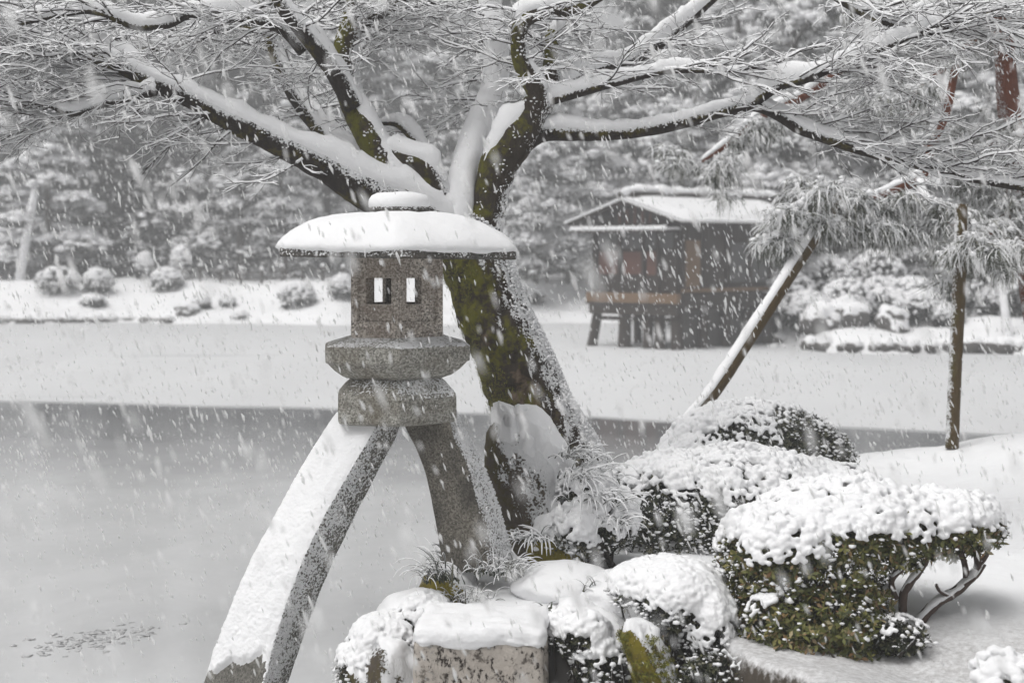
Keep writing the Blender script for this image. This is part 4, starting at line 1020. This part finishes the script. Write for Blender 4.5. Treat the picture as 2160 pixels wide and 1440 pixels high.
# ------------------------------------------------------------------ far trees, each with trunk, crown and snow
def clump_mesh(cs, As, seed, n_need, n_snow, need_l=(.16, .34), snow_r=(.10, .24), droop=.9, flat=.38):
    rs = np.random.RandomState(seed); Vn, Vs, Fs = [], [], []; b = 0
    for c, a in zip(cs, As):
        k = int(n_need * a * a) + 8
        u = rs.randn(k, 3); u /= np.linalg.norm(u, axis=1, keepdims=True); u *= rs.rand(k, 1) ** .4
        sl = rs.uniform(.05, .55); fl = flat * rs.uniform(.7, 1.7); p = u * np.array([a, a, a * fl]) + c; p[:, 2] -= sl * np.hypot(p[:, 0] - c[0], p[:, 1] - c[1]); d = u * np.array([1, 1, .2]) + rs.randn(k, 3) * .45 + np.array([0, 0, -droop]); d /= np.linalg.norm(d, axis=1, keepdims=True)
        w = np.cross(d, rs.randn(k, 3)); w /= np.linalg.norm(w, axis=1, keepdims=True) + 1e-9; L = rs.uniform(*need_l, (k, 1))
        Vn.append(np.stack([p - w * L * .16, p + w * L * .16, p + d * L], 1).reshape(-1, 3))
        m_ = int(n_snow * a * a) + 4; th = rs.rand(m_) * 6.283; q = np.sqrt(rs.rand(m_)) * .98
        z = a * fl * np.sqrt(np.maximum(0, 1 - q * q)) * .8 + rs.randn(m_) * .08 - sl * a * q
        v0, f0 = ICO1
        for i in range(m_):
            r = rs.uniform(*snow_r); s = np.array([r * rs.uniform(.7, 1.5), r * rs.uniform(.7, 1.5), r * rs.uniform(.35, .6)])
            Vs.append(v0 * (1 + .2 * rs.randn(12, 1)) * s + c + np.array([a * q[i] * math.cos(th[i]), a * q[i] * math.sin(th[i]), z[i]])); Fs.append(f0 + b); b += 12
    Vn = np.concatenate(Vn); return Vn, np.arange(len(Vn)).reshape(-1, 3), np.concatenate(Vs), np.concatenate(Fs)
def far_tree(name, h, spread, pads, seed, label, cat='tree', group=None, lo=.22, cone=.5, tr_=.18, n_need=150, n_snow=26, pad=(.6, 1.25), nmat=None, lean=.0, **kw):
    root = empty(name, (0, 0, 0), label, cat, group); rs = random.Random(seed); mb, sn_ = MB(), MB(); cs, As = [], []
    tp_ = [Vector((lean * h * t * t + .25 * math.sin(seed + t * 5) * t, .2 * math.sin(seed * 2 + t * 4) * t, -.3 + (h + .1) * t)) for t in np.linspace(0, .97, 14)]
    trad = [tr_ * (1 - .85 * i / 13) for i in range(14)]
    tube(mb, tp_, trad, 9, .1, 2)
    for k in range(pads):
        t = lo + (1 - lo) * ((k + rs.random()) / pads); i = min(int(t * 13 / .97), 13); base = tp_[min(i, 13)]
        ext = spread * ((1 - t) ** cone) * rs.uniform(.25, 1.0) + .1; az = k * 2.4 + rs.gauss(0, .5)
        c = base + Vector((math.cos(az) * ext, math.sin(az) * ext, rs.gauss(.1, .3) - ext * .05)); a = rs.uniform(*pad) * (1.1 - .45 * t)
        cs.append(np.array(c)); As.append(a)
        if k % 2 == 0:
            pts, rad = catmull([base - Vector((0, 0, .3)), base.lerp(c, .5) + Vector((0, 0, -.1)), c], [tr_ * .35, tr_ * .25, .03], .4); tube(mb, pts, rad, 5)
    mb.build('trunk', PINE_FAR, root)
    vn, fn, vs, fs = clump_mesh(cs, As, seed, n_need, n_snow, **kw)
    tag(npmesh('crown', vn, fn, nmat or NEEDLE_FAR, root, False), kind='stuff')
    tag(npmesh('crown_snow', vs, fs, SNOW_FAR, root), kind='stuff'); return root
def put(o, px, Y, rz, sc, label=None, group=None, zoff=-.1):
    x = (px - 1080) / F * Y; o.location = (x, Y, far_z(x, Y) + zoff); o.rotation_euler = (0, 0, rz); o.scale = (sc,) * 3
    if label: o['label'] = label
    if group: o['group'] = group
    return o
protos = [far_tree('pine_tree', 13, 4.0, 30, 1, 'x', tr_=.28, pad=(.9, 1.8), n_snow=26, lo=.28, flat=.28, snow_r=(.12, .28)), far_tree('pine_tree', 12, 3.6, 28, 2, 'x', lo=.15, tr_=.24, n_snow=38, pad=(.9, 1.8), flat=.25, snow_r=(.12, .32)), far_tree('cedar_tree', 16, 2.7, 78, 3, 'x', cone=.8, lo=.10, n_need=260, n_snow=4, tr_=.3, snow_r=(.08, .2), pad=(.6, 1.3), need_l=(.2, .45)),
          far_tree('broadleaf_tree', 10, 3.6, 58, 4, 'x', cone=.35, lo=.3, n_need=110, n_snow=46, snow_r=(.09, .2), tr_=.24)]
used = [False] * 4; rt = random.Random(11)
def plant_tree(k, px, Y, sc, label, group, rz=None):
    o = protos[k] if not used[k] else copy_tree(protos[k]); used[k] = True
    return put(o, px, Y, rt.uniform(0, 6.28) if rz is None else rz, sc, label, group)
kind_name = ['spreading snow-padded pine', 'bushy snow-padded pine', 'tall dark conical cedar', 'pale snow-coated broadleaf tree']
def where(px): return 'left of the lantern' if px < 640 else ('behind the maple' if px < 1180 else ('behind the tea house' if px < 1680 else 'beyond the right shore'))
rows = []
for px in range(-590, 2790, 150): rows.append((px + rt.uniform(-30, 30), rt.uniform(84, 96), rt.choice((2, 2, 2, 0)), rt.uniform(1.0, 1.35)))
for px in range(-490, 1360, 205): rows.append((px + rt.uniform(-50, 50), rt.uniform(69, 79), rt.choice((0, 2, 2, 0)), rt.uniform(.8, 1.15)))
for px in range(1420, 2780, 170): rows.append((px + rt.uniform(-30, 30), rt.uniform(57, 64), rt.choice((1, 3, 3, 0)), rt.uniform(.85, 1.15)))
for px, Y, k, sc in rows:
    w_ = where(px); far = 'on the rear slope' if Y > 82 else ('in the middle row' if Y > 66 or px > 1400 else '')
    plant_tree(k, px, Y, sc, f'{kind_name[k]} {far} {w_}', f'{kind_name[k]}s {far} {w_}')
plant_tree(3, 505, 65, .72, 'pale low snow-loaded tree at the fence just left of the lantern roof', None)
plant_tree(1, 100, 64, .62, 'short layered pine with white snow shelves at the far left', None)
plant_tree(2, 250, 67, .70, 'dark narrow cedar behind the clipped shrubs at the far left', None)
plant_tree(1, -20, 66, .85, 'tall layered pine cut by the left photo edge on the far bank', None)
plant_tree(3, 600, 64, .55, 'small pale tree hard against the left tip of the lantern roof', None)
plant_tree(1, 1200, 63, .70, 'layered pine between the maple trunk and the tea house', None)
plant_tree(1, 1560, 56, 1.0, 'tall pine with broad white shelves rising over the tea house roof', None)
plant_tree(1, 1760, 54, .95, 'tall layered pine between tea house and leaning pole top', None)
plant_tree(1, 2030, 52, .9, 'tall layered pine behind the upright pole', None)
plant_tree(0, 690, 68, .8, 'pine whose crown shows between lantern roof and left maple limb', None)
plant_tree(3, 1130, 60, .62, 'round snow-clotted tree just left of the tea house gable', None)
plant_tree(3, 1660, 50.5, .95, 'large pale tree with broad snow shelves above the tea house', None)
plant_tree(0, 1880, 48.5, .72, 'spreading pine over the right shore behind the leaning pole', None)
plant_tree(1, 2080, 47.5, .68, 'bushy pine on the right shore behind the upright pole', None)
plant_tree(3, 1470, 53, .8, 'snow-coated tree rising directly behind the tea house ridge', None)

def far_bush(name, label, px, Y, r, seed, group=None, n_need=420, n_snow=150, z=None, cat='shrub', nm=None, snow_r=(.05, .12)):
    x = (px - 1080) / F * Y; zz = far_z(x, Y) if z is None else z
    root = empty(name, (x, Y, zz), label, cat, group); rs = np.random.RandomState(seed)
    c = np.array([x, Y, zz + r[2] * .55]); k = n_need; u = rs.randn(k, 3); u /= np.linalg.norm(u, axis=1, keepdims=True); u[:, 2] *= .9
    p = c + u * np.array(r) * rs.uniform(.6, 1.02, (k, 1)); d = u + rs.randn(k, 3) * .6; d /= np.linalg.norm(d, axis=1, keepdims=True)
    w = np.cross(d, rs.randn(k, 3)); w /= np.linalg.norm(w, axis=1, keepdims=True); L = rs.uniform(.08, .2, (k, 1))
    V = np.stack([p - w * L * .3, p + w * L * .3, p + d * L], 1).reshape(-1, 3); tag(npmesh('leaves', V, np.arange(k * 3).reshape(-1, 3), nm or NEEDLE_FAR, root, False), kind='stuff')
    u = rs.randn(n_snow * 3, 3); u /= np.linalg.norm(u, axis=1, keepdims=True); u = u[u[:, 2] > .15 + .2 * rs.randn(len(u))]
    V, Fc = lumps(c + u * np.array(r), rs.uniform(*snow_r, len(u)) * (.6 + .7 * np.clip(u[:, 2], 0, 1)), ICO1, .7, .15)
    tag(npmesh('snow', V, Fc, SNOW_FAR, root), kind='stuff')
    mb = MB(); tube(mb, [Vector((x + .03 * i, Y, zz - .3 + i * .2)) for i in range(4)], [.09, .08, .07, .05], 6); mb.build('stem', PINE_FAR, root); return root
FG = 'clipped shrubs on the far left shore'
for px, Y, r, lab in ((122, 60.6, (.78, .7, .52), 'widest clipped shrub on the far left shore'), (206, 61, (.52, .6, .5), 'second clipped shrub, beside the widest one on the far left shore'),
                      (195, 59.6, (.42, .4, .22), 'flat low shrub in front of the two big far-left shrubs'), (352, 61.5, (.56, .6, .46), 'round snow-topped clipped shrub midway along the far left shore'),
                      (382, 63.5, (.36, .4, .8), 'tall slim shrub with a snow dome by the far fence'), (304, 63.5, (.3, .3, .6), 'small snow-domed shrub left of the tall slim one'),
                      (628, 58.2, (.62, .6, .52), 'boxy clipped shrub at the water just left of the lantern platform'), (722, 58.4, (.42, .5, .5), 'boxy shrub half hidden by the lantern fire box'),
                      (425, 58.6, (.28, .3, .24), 'small round shrub on the snowy slope of the far shore'), (480, 59.2, (.22, .25, .18), 'tiny lone shrub on the snow left of the boxy shrub'),
                      (1112, 59.5, (.6, .5, .42), 'low snowy shrub right of the maple trunk on the far bank'), (1105, 63, (.62, .6, .9), 'snow-heaped shrub beside the lantern roof edge')):
    far_bush('far_shrub', lab, px, Y, r, int(px), FG if px < 900 else None)
rb_ = random.Random(4)
for i in range(26):          # the tangle along the right shore
    px = 1650 + i * 21 + rb_.uniform(-12, 12); Y = 42.6 + rb_.uniform(0, 4.5); r = rb_.uniform(.35, .8)
    far_bush('shore_bush', 'tangled snow-caked bush crowding the right far shore', px, Y, (r * 1.1, r, r * rb_.uniform(.7, 1.3)), 100 + i, 'tangled bushes on the right far shore', 520, 190, None, 'bush', None, (.04, .10))
for i in range(7):
    px = 1690 + i * 80; Y = 46.5 + (i % 3) * .8
    plant_tree(3, px, Y, rb_.uniform(.36, .5), 'low snow-caked broadleaf tree in the right shore thicket', 'low trees in the right shore thicket')
# rocks edging both far shores
lab = 'low dark rock in the stone edging of the far left shore'
for i in range(24):
    px = -20 + i * 15.5 + rb_.uniform(-4, 4); x = (px - 1080) / F * 56.6; Y = float(far_shore_y(x)) + .15 + rb_.uniform(-.1, .15)
    r = rb_.uniform(.10, .2); rock('shore_rock', (x, Y, .08), (r * 1.4, r, r), 40 + i, STONE_FAR, lab, 'edging rocks of the far left shore', .05, ICO2, 0, 0, .45, .8)
for i in range(20):
    x = 6.9 + i * .34 + rb_.uniform(-.08, .08); Y = float(far_shore_y(x)) + .2 + rb_.uniform(-.2, .2); r = rb_.uniform(.12, .26)
    rock('shore_rock', (x, Y, .12), (r * 1.2, r, r), 80 + i, STONE_FAR, 'snow-capped dark rock at the waterline of the right far shore', 'waterline rocks of the right far shore', .05, ICO2, 0, 0, .4, .8)
for px, Y, r, sd, lb in ((1690 + 40, 42.4, (.5, .5, .45), 61, 'rounded snow-buried boulder nearest the tea house on the right shore'), (1790, 42.6, (.55, .5, .5), 62, 'largest snow-buried boulder on the right far shore'), (1880, 42.5, (.45, .4, .42), 63, 'snow-buried boulder right of the largest one on the right shore'),
                         (505, 57.7, (.3, .25, .14), 64, 'dark flat rock at the water on the snowy far left shore'), (395, 57.8, (.4, .3, .2), 65, 'dark rock pair member under the small round far shrub')):
    x = (px - 1080) / F * Y; rock('boulder', (x, Y, far_z(x, Y) + r[2] * .3), r, sd, STONE_FAR, lb, None, .07, ICO4, 0, 0, .35, .6, .34, 'boulder', 4)
# fence with rails along the far path
fence = empty('low_fence', ((560 - 1080) / F * 63, 63, 1.3), 'low rail fence with small snow-topped posts along the far bank', 'fence')
px0, px1 = 380, 1250; tops = []
for px in np.arange(px0, px1 + 1, 43):
    x = (px - 1080) / F * 62.5; z = far_z(x, 62.5); mb = MB(); box(mb, (x, 62.5, z + .22), .045, .045, .34); mb.build('post', PINE_FAR, fence, False); tops.append(Vector((x, 62.5, z + .42)))
    V, Fc = lumps([(x, 62.5, z + .59)], [.09], ICO2, .8, .05); npmesh('post_snow', V, Fc, SNOW_FAR, fence)
for dz in (.0, -.25):
    mb = MB(); tube(mb, [p + Vector((0, -.06, dz)) for p in tops], [.03] * len(tops), 6); mb.build('rail', PINE_FAR, fence)
# undergrowth beneath the far trees
cs, As = [], []
for i in range(330):
    px = rb_.uniform(-100, 2250); Y = rb_.uniform(64.5, 72) if px < 1380 else rb_.uniform(49, 60); x = (px - 1080) / F * Y
    cs.append(np.array((x, Y, far_z(x, Y) + rb_.uniform(.2, 2.0)))); As.append(rb_.uniform(.5, .9))
vn, fn, vs, fs = clump_mesh(cs, As, 77, 170, 16, flat=.8, snow_r=(.07, .16), droop=.4)
ug = bpy.data.objects.new('undergrowth', None); COL.objects.link(ug); ug['kind'] = 'stuff'
tag(npmesh('undergrowth_leaves', vn, fn, NEEDLE_FAR, ug, False), kind='stuff'); tag(npmesh('undergrowth_snow', vs, fs, SNOW_FAR, ug), kind='stuff')

# ------------------------------------------------------------------ red pine reaching in from the right
rp = empty('red_pine', tuple(P(2230, 900, 15.6)), 'red-barked pine leaning in from the right edge with drooping snowy needle tufts', 'tree')
def rlimb(lst): return catmull([P(a, b, y) for a, b, r, y in lst], [r / F * y for a, b, r, y in lst], .05)
RL = {'trunk': [(2245, 930, 34, 15.6), (2195, 700, 30, 15.6), (2160, 480, 27, 15.6), (2134, 290, 25, 15.6), (2120, 130, 22, 15.5), (2112, 0, 20, 15.4), (2100, -130, 18, 15.3)],
      'a': [(2112, 20, 17, 15.4), (2050, 75, 16, 15.1), (2010, 140, 16, 15), (1990, 235, 16, 14.8), (1962, 300, 15, 14.7), (1940, 370, 15, 14.6), (1890, 396, 13, 14.5), (1830, 420, 12, 14.4), (1765, 428, 10, 14.3), (1690, 425, 6, 14.2)],
      'b': [(1940, 372, 11, 14.6), (1952, 415, 8, 14.4), (1988, 455, 7, 14.2), (2035, 482, 6, 14.0), (2095, 492, 4, 13.9)],
      'c': [(2108, -60, 16, 15.3), (2010, -5, 16, 15.8), (1920, 48, 15, 16.2), (1810, 115, 13, 16.5), (1700, 198, 11, 16.7), (1605, 246, 10, 16.9), (1532, 305, 7, 17), (1480, 340, 4, 17)],
      'd': [(2010, 140, 9, 15), (1960, 162, 7, 14.9), (1915, 215, 6, 14.8), (1925, 240, 4, 14.7)],
      'e': [(2134, 290, 10, 15.6), (2080, 310, 8, 15.2), (2020, 350, 6, 14.9), (1980, 340, 4, 14.8)],
      'f': [(2150, 420, 10, 15.6), (2110, 455, 8, 15.2), (2070, 500, 6, 14.8), (2030, 530, 5, 14.2)]}
ms = MB(); RP = {}
for k, lst in RL.items():
    pts, rad = rlimb(lst); RP[k] = (pts, rad); mb = MB(); tube(mb, pts, rad, 14, .07, 6)
    mb.build('trunk' if k == 'trunk' else 'limb', PINE_RED, rp)
    snow_on(ms, pts, rad, 1.0 if k in 'cb' else .22, .010, 10, (-.4, -.1, 0), .96, .6)
ms.build('snow', SNOW, rp)
TB = []; rq = random.Random(8); NV, NF = [], []; SB = MB()
def tuft(c, size, n=70, fingers=58):
    c = Vector(c)
    for _ in range(n):
        az = rq.uniform(0, 6.283); el = R(rq.uniform(-85, 10)); d = Vector((math.cos(az) * math.cos(el), math.sin(az) * math.cos(el), math.sin(el)))
        p = c + Vector((rq.gauss(0, .22), rq.gauss(0, .22), rq.gauss(0, .12))) * size; L = size * rq.uniform(.45, .95); e = p + d * L - Vector((0, 0, L * .25)); w = d.cross(Vector((rq.gauss(0, 1), rq.gauss(0, 1), rq.gauss(0, 1))))
        w = w.normalized() * .0045; b = len(NV); NV.extend([tuple(p - w), tuple(p + w), tuple(e)]); NF.append((b, b + 1, b + 2))
    for _ in range(8): TB.append((tuple(c + Vector((rq.gauss(0, .28), rq.gauss(0, .28), rq.gauss(.08, .10))) * size), size * rq.uniform(.05, .15)))
    for _ in range(fingers):
        az = rq.uniform(0, 6.283); el = R(rq.uniform(-60, 25)); d = Vector((math.cos(az) * math.cos(el), math.sin(az) * math.cos(el), math.sin(el)))
        p = c + Vector((rq.gauss(0, .22), rq.gauss(0, .22), rq.gauss(.05, .10))) * size; L = size * rq.uniform(.4, .9); pts = []
        for i in range(6): pts.append(p.copy()); p = p + d * (L / 5); d = (d + Vector((rq.gauss(0, .1), rq.gauss(0, .1), -.30))).normalized()
        r = rq.uniform(.003, .0078); T = tangents(pts); vs, fs = [], []
        for i, q in enumerate(pts):
            rr = r * (.5, .95, 1.0, .85, .6, .2)[i]; sd = T[i].cross(Vector((0, 0, 1))); sd = sd.normalized() if sd.length > .05 else Vector((1, 0, 0)); up = sd.cross(T[i])
            vs += [q + sd * rr, q + up * rr * .9 + sd * .3 * rr, q + up * rr * .8 - sd * .5 * rr, q - sd * rr, q - up * rr * .4]
        for i in range(5):
            for k in range(5): fs.append((i * 5 + k, i * 5 + (k + 1) % 5, i * 5 + 5 + (k + 1) % 5, i * 5 + 5 + k))
        SB.add(vs, fs)
def tufts_on(k, n, t0, t1, size, spread, dz=-.05):
    pts, rad = RP[k]
    for _ in range(n):
        i = int(rq.uniform(t0, t1) * (len(pts) - 1)); p = pts[i] + Vector((rq.gauss(0, spread), rq.gauss(0, spread), rq.gauss(dz, spread * .6))); tuft(p, size * rq.uniform(.7, 1.2))
tufts_on('a', 24, .76, 1, .26, .16, -.10); tufts_on('a', 5, 0, .25, .26, .25); tufts_on('b', 16, .3, 1, .24, .14); tufts_on('c', 30, .1, .72, .26, .25); tufts_on('c', 12, .8, 1, .22, .13, -.12)
tufts_on('d', 6, .5, 1, .24, .2); tufts_on('e', 12, .1, 1, .28, .25); tufts_on('f', 24, .1, 1, .28, .2); tufts_on('trunk', 26, .45, 1, .3, .35)
for px, py, Y, n, sp in ((1665, 490, 14.1, 9, 24), (1715, 460, 14.2, 8, 35), (1700, 410, 14.2, 7, 30), (1520, 365, 16.8, 5, 22), (1440, 335, 16.9, 4, 25), (2030, 540, 13.5, 7, 25), (2100, 530, 13.8, 8, 35), (1980, 520, 14.5, 6, 40), (1850, 470, 14.6, 7, 40)):
    for _ in range(n): tuft(P(px + rq.gauss(0, sp), py + rq.gauss(0, sp * .7), Y + rq.gauss(0, .25)), .27 * rq.uniform(.7, 1.15))
tv, tf = lumps([a for a, b in TB], [b for a, b in TB], ICO1, .6, .35); tag(npmesh('tuft_snow', tv, tf, SNOW, rp), kind='stuff')
mbn = MB(); mbn.add(NV, NF); tag(mbn.build('needles', NEEDLE, rp, False), kind='stuff'); tag(SB.build('tuft_snow', SNOW, rp), kind='stuff')

# ------------------------------------------------------------------ falling snow and the snowy air
rf = np.random.RandomState(3); NFL = 30000
Yf = (rf.rand(NFL) * (19 ** 3 - 2.2 ** 3) + 2.2 ** 3) ** (1 / 3); Yf[:320] = rf.uniform(1.8, 5.0, 320)
Xf = (rf.rand(NFL) * 2 - 1) * .36 * Yf; Zf_ = EYE + (YH - (-120 + rf.rand(NFL) * 1700)) / F * Yf
ok = Zf_ > .05; Yf, Xf, Zf_ = Yf[ok], Xf[ok], Zf_[ok]; n = len(Yf)
fall = np.stack([.34 + .10 * rf.randn(n), .10 * rf.randn(n), -np.ones(n)], 1); fall /= np.linalg.norm(fall, axis=1, keepdims=True)
sd = np.cross(fall, rf.randn(n, 3)); sd /= np.linalg.norm(sd, axis=1, keepdims=True); s2 = np.cross(fall, sd)
rl = rf.uniform(.0028, .0058, n) * (1 + .6 * (rf.rand(n) > .9)); c = np.stack([Xf, Yf, Zf_], 1)
oct_ = np.array([[0, 0, 1.], [1, 0, .2], [-.2, 1, 0], [-1, .1, -.2], [.1, -1, .1], [0, 0, -1]])
jit = 1 + .22 * rf.randn(n, 6, 1); o3 = oct_[None] * jit
V = c[:, None] + (o3[:, :, 0:1] * sd[:, None] + o3[:, :, 1:2] * s2[:, None]) * rl[:, None, None] + o3[:, :, 2:3] * fall[:, None] * (rl * rf.uniform(2.8, 5.0, n))[:, None, None]
ft = np.array([[0, 1, 2], [0, 2, 3], [0, 3, 4], [0, 4, 1], [5, 2, 1], [5, 3, 2], [5, 4, 3], [5, 1, 4]])
Ff = (ft[None] + (np.arange(n) * 6)[:, None, None]).reshape(-1, 3)
FL = Mat('snowflake'); FL.col((.98, .98, .98)); FL.rough(1.0)
tl = FL.n('ShaderNodeBsdfTranslucent'); tl.inputs[0].default_value = (.98, .98, .98, 1); mx = FL.n('ShaderNodeMixShader'); mx.inputs[0].default_value = .6
FL.l(FL.b.outputs[0], mx.inputs[1]); FL.l(tl.outputs[0], mx.inputs[2]); tp_n = FL.n('ShaderNodeBsdfTransparent'); mx2 = FL.n('ShaderNodeMixShader'); mx2.inputs[0].default_value = .42; FL.l(mx.outputs[0], mx2.inputs[1]); FL.l(tp_n.outputs[0], mx2.inputs[2])
FL.l(mx2.outputs[0], FL.t.nodes['Material Output'].inputs['Surface'])
tag(npmesh('falling_snow', V.reshape(-1, 3), Ff, FL.m), kind='stuff')

hm = bpy.data.materials.new('haze'); hm.use_nodes = True; ht = hm.node_tree; ht.nodes.clear()
pv = ht.nodes.new('ShaderNodeVolumePrincipled'); pv.inputs['Color'].default_value = (.92, .925, .935, 1); pv.inputs['Density'].default_value = .0046; pv.inputs['Anisotropy'].default_value = .2
ho = ht.nodes.new('ShaderNodeOutputMaterial'); ht.links.new(pv.outputs[0], ho.inputs['Volume'])
mb = MB(); box(mb, (0, 120, 17.2), 270, 190, 20); tag(mb.build('haze', hm, None, False), kind='stuff')
